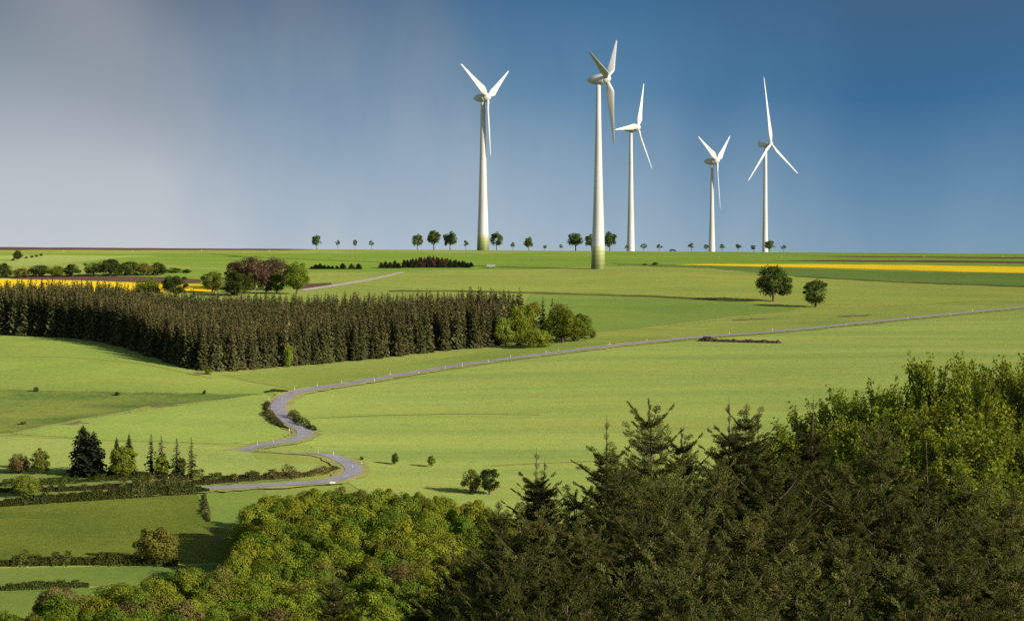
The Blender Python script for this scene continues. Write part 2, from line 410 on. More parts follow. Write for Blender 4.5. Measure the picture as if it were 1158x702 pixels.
def mid_spruce_quads(seed, h, w, levels=26, per=8, sub=3, z0=.06, taper=.85):
    r = np.random.default_rng(seed); P, T = [], []
    for i in range(levels):
        f = i / (levels - 1); z = h * (z0 + (1 - z0) * f ** .92)
        rad = w * .5 * (1 - f) ** taper * (.8 + .35 * r.random()) + .06
        nb = max(3, int(per * (1 - .5 * f)))
        for k in range(nb):
            a = 2 * math.pi * (k + r.random() * .8) / nb + i
            R_ = rad * (.7 + .5 * r.random())
            dv = np.array([math.cos(a), math.sin(a), 0.0]); sd = np.array([-math.sin(a), math.cos(a), 0.0])
            drop = -.10 - .45 * (1 - f) + r.normal(0, .12); zz = z + r.normal(0, h * .012)
            for q in range(sub):
                s0, s1 = q / sub, (q + 1.3) / sub
                wd = R_ * .23 * (1.15 - .5 * s0) * (.6 + .8 * r.random()) + .08
                p0 = dv * R_ * s0 + np.array([0, 0, zz + drop * R_ * s0 ** 1.3])
                p1 = dv * R_ * min(s1, 1.08) + np.array([0, 0, zz + drop * R_ * s1 ** 1.3 + r.normal(0, .15)])
                tw = r.normal(0, .55)
                m = (p0 + p1) / 2 + np.array([0, 0, r.normal(0, .12)])
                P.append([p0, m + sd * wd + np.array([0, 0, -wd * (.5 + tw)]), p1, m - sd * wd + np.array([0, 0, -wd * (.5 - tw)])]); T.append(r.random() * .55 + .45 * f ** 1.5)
    # leader
    for k in range(3):
        a = k * 2.1; sd = np.array([math.cos(a), math.sin(a), 0]) * .12
        P.append([[0, 0, h * .96], list(sd + [0, 0, h * .99]), [0, 0, h * 1.025], list(-sd + [0, 0, h * .99])]); T.append(.9)
    return np.array(P), np.array(T)

# ------------------------------------------------------------------ ground
def build_ground():
    nx, ny = len(GX), len(GY)
    v = np.stack([_mx, _my, GZ], axis=-1).reshape(-1, 3)
    i, j = np.meshgrid(np.arange(nx - 1), np.arange(ny - 1), indexing='ij'); a = (i * ny + j).ravel()
    b, c, d = a + ny, a + ny + 1, a + 1
    tri = np.concatenate([np.stack([a, b, c], 1), np.stack([a, c, d], 1)])
    me = bpy.data.meshes.new("ground"); n = len(tri)
    me.vertices.add(len(v)); me.vertices.foreach_set("co", v.astype(np.float32).ravel())
    me.loops.add(n * 3); me.loops.foreach_set("vertex_index", tri.astype(np.int32).ravel())
    me.polygons.add(n); me.polygons.foreach_set("loop_start", np.arange(0, n * 3, 3, dtype=np.int32))
    me.polygons.foreach_set("use_smooth", np.ones(n, dtype=bool))
    me.materials.append(MATS["meadow_grass"]); me.update(calc_edges=True)
    tag(link("ground", me), kind="structure")
build_ground()

def jag(pts, step, amp, r):
    out = []; n = len(pts)
    for k in range(n):
        a, b = np.array(pts[k]), np.array(pts[(k + 1) % n]); ln = np.linalg.norm(b - a); m = max(1, int(ln / step))
        for q in range(m):
            p = a + (b - a) * q / m
            if q: p = p + r.normal(0, amp, 2)
            out.append(p)
    return out
def smooth_poly(pts, n=6):
    """Catmull-Rom closed"""
    P = np.array(pts, float); m = len(P); out = []
    for i in range(m):
        p0, p1, p2, p3 = P[i - 1], P[i], P[(i + 1) % m], P[(i + 2) % m]
        for t in np.linspace(0, 1, n, endpoint=False):
            out.append(.5 * ((2 * p1) + (-p0 + p2) * t + (2 * p0 - 5 * p1 + 4 * p2 - p3) * t * t + (-p0 + 3 * p1 - 3 * p2 + p3) * t ** 3))
    return [tuple(p) for p in out]

def sheet_world(name, xy, mat, lift, cell=2):
    bm = bmesh.new()
    vs = [bm.verts.new((p[0], p[1], 0)) for p in xy]
    bm.faces.new(vs)
    xs = [p[0] for p in xy]; ys = [p[1] for p in xy]
    gx = [g for g in GX if min(xs) < g < max(xs)]; gy = [g for g in GY if min(ys) < g < max(ys)]
    for g in gx: bmesh.ops.bisect_plane(bm, geom=bm.verts[:] + bm.edges[:] + bm.faces[:], plane_co=(g, 0, 0), plane_no=(1, 0, 0), dist=1e-5)
    for g in gy: bmesh.ops.bisect_plane(bm, geom=bm.verts[:] + bm.edges[:] + bm.faces[:], plane_co=(0, g, 0), plane_no=(0, 1, 0), dist=1e-5)
    bm.normal_update()
    co = np.array([v.co[:2] for v in bm.verts]); z = tz(co[:, 0], co[:, 1]) + lift * .55
    for v, zz in zip(bm.verts, z): v.co.z = zz
    bmesh.ops.recalc_face_normals(bm, faces=bm.faces[:])
    if sum(f.normal.z for f in bm.faces) < 0: bmesh.ops.reverse_faces(bm, faces=bm.faces[:])
    for f in bm.faces: f.smooth = True
    me = bpy.data.meshes.new(name); bm.to_mesh(me); bm.free(); me.materials.append(MATS[mat])
    return tag(link(name, me), kind="structure")
def sheet(name, px, mat, lift=.10, step=14, amp=.35, smooth=0, seed=1):
    r = np.random.default_rng(seed)
    if smooth: px = smooth_poly(px, smooth)
    px = jag(px, step, amp, r)
    return sheet_world(name, [hit(p[0], p[1], tz) for p in px], mat, lift)

def crest(px):
    Yv = np.arange(1200, 2600, 5.0); xv = (px - W / 2) / F * Yv; return float(np.min(H / 2 - 76 - tz(xv, Yv) / Yv * F))
print('crest rows', [round(crest(p), 2) for p in (0, 200, 400, 579, 800, 1000, 1158)])
# fields, far to near
sheet("field", [(-20, 287), (350, 286.3), (560, 286.5), (800, crest(800) + .3), (1000, crest(1000) + .3), (1180, crest(1180) + .3), (1180, 301), (900, 298.6), (800, 299), (640, 302.5), (450, 307), (330, 308), (200, 300), (120, 296), (-20, 300)], "upper_field", .10, seed=2)
sheet("ploughed_field", [(-20, crest(-20) + .12), (160, crest(160) + .12), (330, crest(330) + .12), (355, crest(355) + .5), (320, crest(320) + 1.5), (180, crest(180) + 2.2), (60, crest(60) + 2.8), (-20, crest(-20) + 3.6)], "ploughed_soil", .16, amp=.12, seed=3)
sheet("field", [(-20, 289.5), (60, 288.5), (180, 289.5), (130, 292), (95, 296), (60, 300), (-20, 303)], "pale_field", .16, amp=.2, seed=4)
sheet("field", [(120, 309), (215, 304), (330, 307), (345, 325), (230, 319), (120, 315)], "upper_field", .12, seed=41)
sheet("ploughed_field", [(20, 312.5), (95, 311.8), (190, 313.8), (226, 316), (227, 320), (185, 320.2), (100, 317), (10, 315.8)], "ploughed_soil", .18, amp=.15, seed=5)
sheet("rapeseed_field", [(-20, 315.2), (60, 316.6), (120, 318.6), (185, 320.5), (238, 322.6), (243, 330), (200, 330.5), (120, 330.5), (-20, 328)], "rape_bloom", .24, amp=.15, seed=6)
sheet("ploughed_field", [(340, 321.5), (374, 319.8), (376, 322), (350, 326.5), (336, 327)], "ploughed_soil", .16, amp=.15, seed=7)
sheet("field", [(395, 322), (457, 309.5), (560, 309), (680, 309.5), (800, 303), (900, 313), (1010, 319), (1180, 324.5), (1180, 341), (1090, 341), (985, 348), (870, 349), (800, 337), (680, 331.5), (470, 326.5)], "plateau_field", .12, seed=8)
sheet("field", [(690, 297.2), (800, 300.5), (900, 303.5), (1020, 307), (1180, 310), (1180, 325), (1010, 318.5), (900, 312.5), (800, 303), (700, 300)], "corn_band", .18, amp=.2, seed=9)
sheet("rapeseed_field", [(762, 299.6), (800, 298.9), (900, 298.8), (1030, 300), (1180, 302.2), (1180, 309.4), (1090, 307.6), (1000, 305), (900, 302.4), (800, 300.4)], "rape_bloom", .26, amp=.1, seed=10)
sheet("ploughed_field", [(868, 294.6), (940, 294.2), (1060, 294.6), (1180, 296), (1180, 298.2), (1040, 296.6), (930, 295.9)], "ploughed_soil", .2, amp=.1, seed=11)
sheet("ploughed_field", [(915, 289.6), (1010, 289.9), (1180, 291.4), (1180, 293), (1060, 291.6), (960, 290.7)], "ploughed_soil", .2, amp=.08, seed=12)
sheet("ditch", [(440, 328.6), (520, 328.4), (600, 330.5), (680, 332.6), (740, 334.5), (810, 338.2), (810, 339.6), (735, 336), (680, 334.1), (600, 332), (520, 330.2), (440, 330)], "ditch_grass", .2, amp=.2, seed=13)
sheet("ditch", [(900, 312.2), (1010, 318.4), (1180, 324.3), (1180, 325.6), (1010, 319.6), (900, 313.2)], "ditch_grass", .24, amp=.15, seed=14)
sheet("field", [(600, 333.5), (680, 334.5), (735, 336.5), (810, 340), (905, 349), (830, 357), (760, 366), (680, 375), (600, 380)], "green_band", .14, smooth=3, seed=15)
sheet("field", [(335, 447), (420, 434), (500, 420), (560, 411.5), (640, 401), (700, 393), (800, 384), (880, 378), (1020, 364), (1180, 348), (1320, 337), (1320, 440), (1180, 560), (560, 600), (420, 560), (392, 545), (404, 535), (402, 528), (388, 519), (366, 512.5), (335, 500), (350, 491), (338, 482), (322, 472), (318, 462)], "main_field", .10, seed=16)
sheet("field", [(430, 426), (560, 407.5), (690, 388), (760, 381), (700, 379), (600, 392), (520, 402), (400, 421), (250, 424), (330, 440)], "darker_meadow", .12, seed=17)
def line_sheet(px, w, mat="track_grass", lift=.2):
    P = resample_px(px); sheet("tractor_track", [(x, y - w / 2) for x, y in P] + [(x, y + w / 2) for x, y in P[::-1]], mat, lift, amp=.12, step=9, seed=int(px[0][0]))
def resample_px(px):
    P = np.array(px, float); t = np.linspace(0, 1, len(P)); tt = np.linspace(0, 1, 24)
    return list(zip(np.interp(tt, t, P[:, 0]), np.interp(tt, t, P[:, 1])))
line_sheet([(338, 474), (420, 470), (520, 468), (610, 469)], .7)
line_sheet([(555, 527), (600, 524.5), (660, 522), (720, 521)], .8)
line_sheet([(0, 403), (80, 404), (160, 411), (240, 428)], .6)
sheet("meadow", [(-30, 377), (60, 380), (100, 386), (235, 424), (320, 440), (310, 446), (250, 447), (120, 443), (-30, 441)], "hill_meadow", .10, seed=18)
sheet("bank", [(-30, 441), (120, 443), (250, 446), (296, 445), (240, 452), (180, 458), (120, 468), (60, 479), (15, 489), (-30, 490)], "bank_grass", .14, amp=.6, seed=19)
sheet("field", [(12, 490), (60, 480), (130, 468.5), (200, 459), (250, 452.5), (300, 446), (311, 452), (306, 464), (313, 476), (330, 487), (325, 496), (280, 502), (220, 501), (120, 498)], "curved_field", .12, seed=20)
sheet("field", [(285, 505.5), (312, 502), (340, 498.5), (366, 512.8), (340, 512), (290, 510)], "curved_field", .10, seed=42)
sheet("field", [(-30, 492), (120, 499), (220, 502), (270, 506), (290, 520), (340, 524), (360, 524), (345, 538), (300, 541), (150, 535), (-30, 536)], "pale_field", .12, seed=21)
sheet("bank", [(-30, 534), (150, 535), (250, 539), (330, 537), (335, 542), (280, 546), (200, 552), (100, 558), (-30, 564)], "bank_grass", .12, amp=.6, seed=22)
sheet("pasture", [(-40, 570), (60, 566), (150, 560), (222, 556), (235, 589), (262, 600), (280, 636), (180, 637), (-40, 640)], "pasture", .12, seed=23)
sheet("pasture", [(222, 556), (300, 552), (300, 592), (262, 600), (235, 589)], "green_band", .10, seed=24)
sheet("pasture", [(-40, 643), (150, 640), (280, 638), (270, 700), (120, 662), (-40, 666)], "lush_pasture", .12, seed=25)
sheet("pasture", [(-40, 668), (120, 664), (160, 700), (-40, 710)], "lush_pasture", .10, seed=26)
sheet("forest_floor", [(285, 596), (310, 570), (420, 562), (535, 592), (570, 625), (600, 700), (200, 708), (268, 650)], "forest_floor", .16, seed=27)
sheet("track", [(338, 327.5), (375, 322.2), (415, 315.8), (440, 310.5), (456, 307.2), (457.5, 308.2), (444, 312), (418, 317.6), (378, 324.3), (345, 329)], "gravel_track", .22, amp=.05, seed=28)
for k, (a, b, w_, h_) in enumerate([(86, 478.5, 12, 1.6), (182, 459, 14, .8), (245, 611, 8, 2.2), (855, 361, 26, .5), (970, 357, 18, .7), (228, 423, 12, 1.2), (376, 546, 12, 1.0)]):
    sheet("bare_earth", [(a + w_ * math.cos(t) * (1 + .4 * math.sin(3 * t + k) + .2 * math.sin(5 * t + 2 * k)), b - (.05 * w_ * math.cos(t)) + h_ * math.sin(t) * (1 + .5 * math.sin(4 * t + k))) for t in np.linspace(0, 2 * math.pi, 14, endpoint=False)], "bare_earth", .22, amp=.1, seed=30 + k)

# ------------------------------------------------------------------ road
road_px = [(1230, 340), (1158, 347.5), (1100, 353.2), (1020, 361), (940, 369), (880, 375), (800, 381), (740, 386.5), (690, 391.8), (640, 398), (590, 404.3), (540, 410.4), (500, 416.5), (460, 423.2), (420, 430), (385, 436), (355, 440.3), (336, 444), (322, 450), (315, 458), (315, 466), (321, 473), (331, 479.5), (341, 485), (346, 490), (340, 496), (322, 500), (300, 502.8), (280, 505.4), (266, 508), (266, 510.4), (285, 511.6), (315, 512.3), (345, 513.2), (366, 515.5), (383, 519.5), (396, 525.5), (401, 532), (396, 538), (384, 542.5), (362, 546), (330, 548.2), (300, 549.6), (260, 552), (220, 554.4), (150, 558.5), (80, 563), (0, 569), (-80, 575)]
road_xy = np.array([hit(a, b, base_z) for a, b in road_px])
def resample(P, step):
    P = np.array(P, float); m = len(P); out = []
    for i in range(m - 1):
        p0, p1, p2, p3 = P[max(i - 1, 0)], P[i], P[i + 1], P[min(i + 2, m - 1)]
        n = max(2, int(np.linalg.norm(p2 - p1) / step))
        for t in np.linspace(0, 1, n, endpoint=False):
            out.append(.5 * ((2 * p1) + (-p0 + p2) * t + (2 * p0 - 5 * p1 + 4 * p2 - p3) * t * t + (-p0 + 3 * p1 - 3 * p2 + p3) * t ** 3))
    return np.array(out + [P[-1]])
RP = resample(road_xy, 2.0)
for _ in range(3): RP[1:-1] = .25 * RP[:-2] + .5 * RP[1:-1] + .25 * RP[2:]
RT = np.gradient(RP, axis=0); RT = unit(RT); RNm = np.stack([-RT[:, 1], RT[:, 0]], 1)
def strip(name, offs, lifts, mat, i0=0, i1=None, jit=0):
    i1 = i1 or len(RP); v, f = [], []; n = len(offs); r = np.random.default_rng(5)
    zc = tz(RP[:, 0], RP[:, 1])
    for q in range(i0, i1):
        for k, o in enumerate(offs):
            oo = o + (r.normal(0, jit) if jit and k in (0, n - 1) else 0)
            p = RP[q] + RNm[q] * oo
            v.append((p[0], p[1], max(float(tz(p[0], p[1])), 0.5 * (float(tz(p[0], p[1])) + zc[q])) + lifts[k]))
    for q in range(i1 - i0 - 1):
        for k in range(n - 1): f.append((q * n + k, q * n + k + 1, (q + 1) * n + k + 1, (q + 1) * n + k))
    me = pyd_mesh(name, v, f, [mat], True)
    if me.polygons[0].normal.z < 0: me.flip_normals()
    return link(name, me)
verge = strip("verge", [-4.1, -2.7, 0, 2.7, 4.1], [.16, .24, .24, .24, .16], "verge_grass", jit=.5); tag(verge, kind="structure")
road = strip("road", [-2.15, -1.1, 0, 1.1, 2.15], [.30, .33, .34, .33, .30], "asphalt"); tag(road, kind="structure")
# dashed centre line, child of the road
v, f = [], []
for q in range(4, len(RP) - 4, 5):
    ids = [q, q + 1]
    for k in ids:
        for o in (-.07, .07):
            p = RP[k] + RNm[k] * o; zc = float(tz(RP[k][0], RP[k][1])); v.append((p[0], p[1], zc + .36))
    b = len(v) - 4; f.append((b, b + 1, b + 3, b + 2))
mk = link("road_marking", pyd_mesh("road_marking", v, f, ["white_paint"]), road); tag(mk, kind="structure")

# ------------------------------------------------------------------ roadside posts
def post_mesh():
    tb = Tubes(); tb.add([(0, 0, -.2), (0, 0, 1.0)], [.065, .065], 4); tb.add([(0, 0, 1.0), (0, 0, 1.05)], [.065, .035], 4)
    a = tb.mesh("marker_post", "white_paint", False)
    tb = Tubes(); tb.add([(0, 0, .7), (0, 0, .87)], [.069, .069], 4); return a, tb.mesh("reflector_band", "reflector", False)
pm = post_mesh()
def put_post(x, y, label="thin white marker post at the edge of the winding road", group="marker posts along the road"):
    o = link("marker_post", pm[0]); o.location = (x, y, float(tz(x, y))); o.rotation_euler = (0, 0, random.random()); tag(o, label, "post", group)
    link("reflector_band", pm[1], o)
def post_px(px, py, side):
    d = np.abs((RP[:, 0] / RP[:, 1]) * F + W / 2 - px) + 2.0 * np.abs(H / 2 - 76 - (tz(RP[:, 0], RP[:, 1]) / RP[:, 1]) * F - py)
    q = int(np.argmin(d)); p = RP[q] + RNm[q] * side; put_post(p[0], p[1])
for px, py in [(1108, 352), (1069, 356), (1021, 361), (951, 367), (880, 375), (830, 379), (740, 386), (698, 391), (640, 398), (624, 399), (582, 405), (545, 410), (515, 414), (497, 417), (467, 422), (448, 425), (413, 431), (394, 434), (366, 439), (340, 443)]:
    post_px(px, py, 2.9 if (int(px) % 2) else -2.9)
for px, py in [(304, 452), (304, 464), (327, 487), (352, 482), (309, 500), (360, 512), (377, 514), (409, 525), (291, 503)]:
    x, y, z = at(px, py + 1); put_post(x, y)
for px in (72, 150, 228, 305, 884, 1045, 1134):
    x, y, z = at(px, 284.6 if px < 400 else 290.8)
    put_post(x, y, "thin white post standing on the skyline edge of the ploughed strip", "posts on the skyline fields")

# ------------------------------------------------------------------ wind turbines
MATS_T = [tower_mat("tower_green", 12.0), tower_mat("tower_green_low", 10.0), tower_mat("tower_plain", 0)]
def tower_mesh(name, h, rb, rt, mat):
    n, sides = 40, 40; v, f = [], []
    for i in range(n + 1):
        t = i / n; r = rt + (rb - rt) * ((1 - t) ** 1.45)
        for k in range(sides): a = 2 * math.pi * k / sides; v.append((r * math.cos(a), r * math.sin(a), -1.5 + (h + 1.5) * t))
    for i in range(n):
        for k in range(sides): k2 = (k + 1) % sides; f.append((i * sides + k, i * sides + k2, (i + 1) * sides + k2, (i + 1) * sides + k))
    f.append(tuple(n * sides + k for k in range(sides)))
    return pyd_mesh(name, v, f, [mat], True)
def revolve(name, prof, mat, sides=28):
    """profile (x along axis, r) revolved about +X"""
    v, f = [], []
    for x, r in prof:
        for k in range(sides): a = 2 * math.pi * k / sides; v.append((x, r * math.cos(a), r * math.sin(a)))
    n = len(prof)
    for i in range(n - 1):
        for k in range(sides): k2 = (k + 1) % sides; f.append((i * sides + k, (i + 1) * sides + k, (i + 1) * sides + k2, i * sides + k2))
    f.append(tuple(range(sides))); f.append(tuple((n - 1) * sides + k for k in range(sides))[::-1])
    return pyd_mesh(name, v, f, [mat], True)
def blade_mesh(name, Rr, slim=False, pitch=8.0, hub_r=1.6):
    """blade along +Z, rotor axis +X"""
    secs = 26; pts = 18; v, f = [], []
    for i in range(secs):
        t = i / (secs - 1); z = hub_r * .55 + (Rr - hub_r * .55) * t
        if slim: cmax, c0, ctip, tp = Rr * .075, Rr * .036, Rr * .014, .16
        else: cmax, c0, ctip, tp = Rr * .125, Rr * .052, Rr * .018, .20
        if t < tp: c = c0 + (cmax - c0) * (math.sin(min(1, t / tp) * math.pi / 2) ** 1.6)
        else: c = cmax + (ctip - cmax) * ((t - tp) / (1 - tp)) ** .82
        if t > .965: c *= max(.12, math.sqrt(max(0, 1 - ((t - .965) / .035) ** 2)))
        thick = (.95 * (1 - min(1, t / .18)) + .20 * min(1, t / .18)) * c if t < .18 else c * (.20 - .08 * t)
        tw = R(pitch + 16 * (1 - t) ** 2.2); round_ = max(0, 1 - t / .14)
        for k in range(pts):
            a = 2 * math.pi * k / pts
            ex = math.cos(a) * .5 + .18 * (1 - round_); ey = math.sin(a) * .5 * (1 - .45 * (1 - round_) * (-math.cos(a) * .5 + .5))
            cy, cx = ex * c, ey * thick
            # chord lies along Y (rotor plane), thickness along X, turned by twist; tip bends a little downwind
            v.append((cx * math.cos(tw) + cy * math.sin(tw) - .010 * Rr * t * t, cy * math.cos(tw) - cx * math.sin(tw), z))
    for i in range(secs - 1):
        for k in range(pts): k2 = (k + 1) % pts; f.append((i * pts + k, i * pts + k2, (i + 1) * pts + k2, (i + 1) * pts + k))
    f.append(tuple((secs - 1) * pts + k for k in range(pts)))
    return pyd_mesh(name, v, f, ["turbine_white"], True)

def turbine(base_px, base_py, Y, hub_py, hub_px, Rpx, yaw, a0, rb_px, rt_px, tmat, label, boxy=False, pitch=9.0):
    x = float(at_depth(base_px, base_py, Y).x); m = ppm(Y); zb = float(tz(x, Y))
    hubw = at_depth(hub_px, hub_py, Y); Hh = hubw.z - zb
    root = empty("wind_turbine", (x, Y, zb)); tag(root, label, "wind turbine", "wind turbines on the ridge")
    th = Hh - (1.6 if boxy else 2.0 * (Rpx * m / 33.0))
    tw = link("tower", tower_mesh("tower", th, rb_px * m, rt_px * m, tmat.name), root)
    Rr = Rpx * m; k = 1.1 if boxy else Rr / 33.0
    # nacelle frame: +X towards the wind (yaw measured from the line to the camera)
    rz = math.atan2(-math.cos(R(yaw)), math.sin(R(yaw)))
    fwd = hubw.x - x
    hubx = abs(fwd) / max(.3, math.sin(R(yaw)))
    if boxy:
        nb = bmesh.new()
        mat = Matrix.Translation((-1.6 * k, 0, 0)) @ Matrix.Diagonal((8.4 * k, 3.3 * k, 3.4 * k, 1)); bmesh.ops.create_cube(nb, size=1, matrix=mat)
        bmesh.ops.bevel(nb, geom=nb.edges[:], offset=.5 * k, segments=3, affect='EDGES')
        me = bpy.data.meshes.new("nacelle"); nb.to_mesh(me); nb.free(); me.materials.append(MATS["nacelle_grey"])
        nac = link("nacelle", me, root)
        cb = bmesh.new(); bmesh.ops.create_cube(cb, size=1, matrix=Matrix.Translation((-4.6 * k, 0, 2.3 * k)) @ Matrix.Diagonal((1.8 * k, 3.0 * k, 1.5 * k, 1)))
        bmesh.ops.bevel(cb, geom=cb.edges[:], offset=.15 * k, segments=2, affect='EDGES')
        me = bpy.data.meshes.new("cooler"); cb.to_mesh(me); cb.free(); me.materials.append(MATS["nacelle_grey"]); link("cooler", me, nac)
        tb = Tubes(); tb.add([(-4.9 * k, .8 * k, 2.9 * k), (-4.9 * k, .8 * k, 4.6 * k)], [.1 * k, .06 * k], 6); tb.add([(-5.2 * k, .8 * k, 4.4 * k), (-4.5 * k, .8 * k, 4.4 * k)], [.08 * k, .08 * k], 5)
        link("weather_mast", tb.mesh("weather_mast", "dark_metal"), nac)
        hb = link("hub", revolve("hub", [(hubx - 1.9 * k, 1.3 * k), (hubx - 1.2 * k, 1.75 * k), (hubx, 1.75 * k), (hubx + .9 * k, 1.45 * k), (hubx + 1.6 * k, .8 * k), (hubx + 1.85 * k, .1 * k)], "turbine_white"), root)
    else:
        e = hubx
        kk = k; k = k * .93
        prof = [(-6.6 * k, .08 * k), (-6.35 * k, .45 * k), (-5.6 * k, 1.05 * k), (-4.4 * k, 1.75 * k), (-2.8 * k, 2.35 * k), (-1.0 * k, 2.72 * k), (.6 * k, 2.85 * k), (e - 2.1 * k, 2.85 * k), (e - 1.75 * k, 2.78 * k)]
        nac = link("nacelle", revolve("nacelle", prof, "nacelle_grey"), root)
        tb = Tubes(); tb.add([(-3.2 * k, .5 * k, 2.0 * k), (-3.2 * k, .5 * k, 3.9 * k)], [.09 * k, .05 * k], 6); tb.add([(-3.5 * k, .5 * k, 3.7 * k), (-2.9 * k, .5 * k, 3.7 * k)], [.06 * k, .06 * k], 5)
        link("weather_mast", tb.mesh("weather_mast", "dark_metal"), nac)
        hprof = [(e - 1.7 * k, 2.6 * k), (e - 1.5 * k, 2.72 * k), (e - .2 * k, 2.5 * k), (e + .9 * k, 1.95 * k), (e + 1.6 * k, 1.3 * k), (e + 2.0 * k, .6 * k), (e + 2.1 * k, .05 * k)]
        hb = link("hub", revolve("hub", hprof, "turbine_white"), root)
    tilt = R(-4)
    for o in (nac, hb):
        o.location = (0, 0, Hh); o.rotation_euler = (0, tilt, rz)
    bme = blade_mesh("blade", Rr, boxy, pitch, 1.6 * k)
    for j in range(3):
        ang = a0 + 120 * j                        # picture angle, anticlockwise from the right
        bl = link("blade", bme, root)
        Mx = Matrix.Translation((0, 0, Hh)) @ Matrix.Rotation(rz, 4, 'Z') @ Matrix.Rotation(tilt, 4, 'Y') @ Matrix.Translation((hubx, 0, 0)) @ Matrix.Rotation(R(ang) - math.pi / 2, 4, 'X')
        bl.matrix_local = Mx
    if not boxy:
        pass
    # concrete apron round the foot
    return root
turbine(546.2, 283.2, 1515, 110.5, 551.5, 67.5, 63, 30, 7.0, 2.6, MATS_T[1], "white wind turbine with green banded foot, first from the left on the skyline")
turbine(676.5, 305.0, 1247, 90.0, 686.5, 75.5, 73, 40, 8.3, 2.7, MATS_T[0], pitch=80, label="tallest, nearest-looking wind turbine with green banded foot standing in the field below the skyline")
turbine(713.3, 287.3, 1890, 145.0, 721.0, 57.0, 61, 65, 4.6, 1.9, MATS_T[2], "white wind turbine just behind the tallest one, a blade reaching left behind it")
turbine(805.0, 288.2, 2540, 182.2, 810.5, 55.5, 63, 33, 3.9, 1.6, MATS_T[2], "shortest looking white wind turbine with egg-shaped nacelle and two blades raised in a V")
turbine(865.2, 288.6, 2100, 163.5, 871.5, 76.0, 58, 95, 3.4, 1.9, MATS_T[2], "slender wind turbine with boxy grey nacelle and one blade straight up, furthest right", boxy=True, pitch=4)

# ------------------------------------------------------------------ avenue on the skyline
av = [make_tree_meshes("avenue%d" % i, 100 + i, 10, 9.4, 2.3, "leaf_avenue", puffs=46, leaves=2400, leaf=.70, thick=.32, rag=.12) for i in range(4)]
avs = [make_tree_meshes("avenue_small%d" % i, 120 + i, 6, 4.4, 2.3, "leaf_avenue", puffs=18, leaves=420, leaf=.62, thick=.14, rag=.12) for i in range(3)]
AVENUE = [
 (358, 266, 281.5, 11.5, "round avenue tree standing alone at the left end of the skyline row"),
 (382, 271.5, 281.8, 5.5, "tiny avenue tree, next right of the lone round one at the row's left end"),
 (401.5, 270.5, 282, 5, "slim tiny skyline avenue tree midway between two other tiny ones"),
 (420, 271.8, 282.3, 5.5, "tiny skyline avenue tree left of a wide gap, before the three larger avenue trees"),
 (472, 265, 283.3, 13, "round avenue tree, left one of the three large ones left of the first turbine"),
 (490.5, 261, 283.5, 16, "largest, tallest of the three large avenue trees left of the first turbine"),
 (509, 262, 283.7, 16.5, "wide avenue tree, right one of the three large ones left of the first turbine"),
 (526.5, 272, 283.8, 7, "small avenue tree just left of the first turbine's green banded foot"),
 (561.5, 263, 284.3, 15, "large round avenue tree just right of the first turbine's green banded foot"),
 (580, 274, 284.6, 6, "tiny avenue tree right of the large round one beside the first turbine"),
 (598, 268, 284.8, 11.5, "medium round avenue tree midway between the first turbine and the tallest one"),
 (616, 277, 285, 5.5, "lowest tiny avenue tree, right of the medium round one between two turbines"),
 (634.5, 276, 285.2, 6, "spindly thin-crowned young avenue tree left of the widest avenue tree"),
 (651, 264, 285.8, 19, "widest avenue tree, left of the tallest turbine's tower"),
 (669, 265, 286, 15, "large avenue tree partly hidden behind the left edge of the tallest turbine's tower"),
 (689.5, 262, 286, 15.5, "large avenue tree at the right edge of the tallest turbine's tower"),
 (708.5, 277, 286.5, 6, "small avenue tree peeping out beside the foot of the second-tallest tower"),
 (728, 275, 286.8, 8, "small round avenue tree just right of the turbine with a blade reaching left"),
 (745.5, 276, 287, 7.2, "small round avenue tree left of the dark car on the ridge"),
 (782, 275, 287.5, 8, "small round avenue tree between the dark car and the shortest turbine"),
 (798.5, 276, 287.8, 7, "small avenue tree touching the left side of the shortest turbine's tower"),
 (816.5, 276, 288, 7.2, "small avenue tree close right of the shortest turbine's tower"),
 (834.5, 276, 288.4, 8.5, "small round avenue tree midway between the two turbines furthest right"),
 (852, 277, 288.6, 7.5, "small avenue tree close left of the slender boxy-nacelle turbine's foot"),
 (870.3, 272, 288.8, 12.5, "fuller round avenue tree covering the foot of the slender boxy-nacelle turbine"),
 (886, 277, 289, 7.2, "last small avenue tree at the right end of the skyline row"),
]
for i, (px, top, bot, wd, lab) in enumerate(AVENUE):
    Y = 1535 + (i % 2) * 9; m = ppm(Y); x = at_depth(px, bot, Y).x; zb = float(tz(x, Y)); hh = at_depth(px, top, Y).z - zb
    src, h0, w0 = (av[i % 4], 10, 9.4) if wd > 9.5 else (avs[i % 3], 6, 4.4)
    if "spindly" in lab: wd *= .75
    s = (wd * m / w0, wd * m / w0, hh / h0)
    place_tree("avenue_tree", src, (x, Y, zb), i * 1.3, s, lab, "tree", "avenue trees along the ridge road")

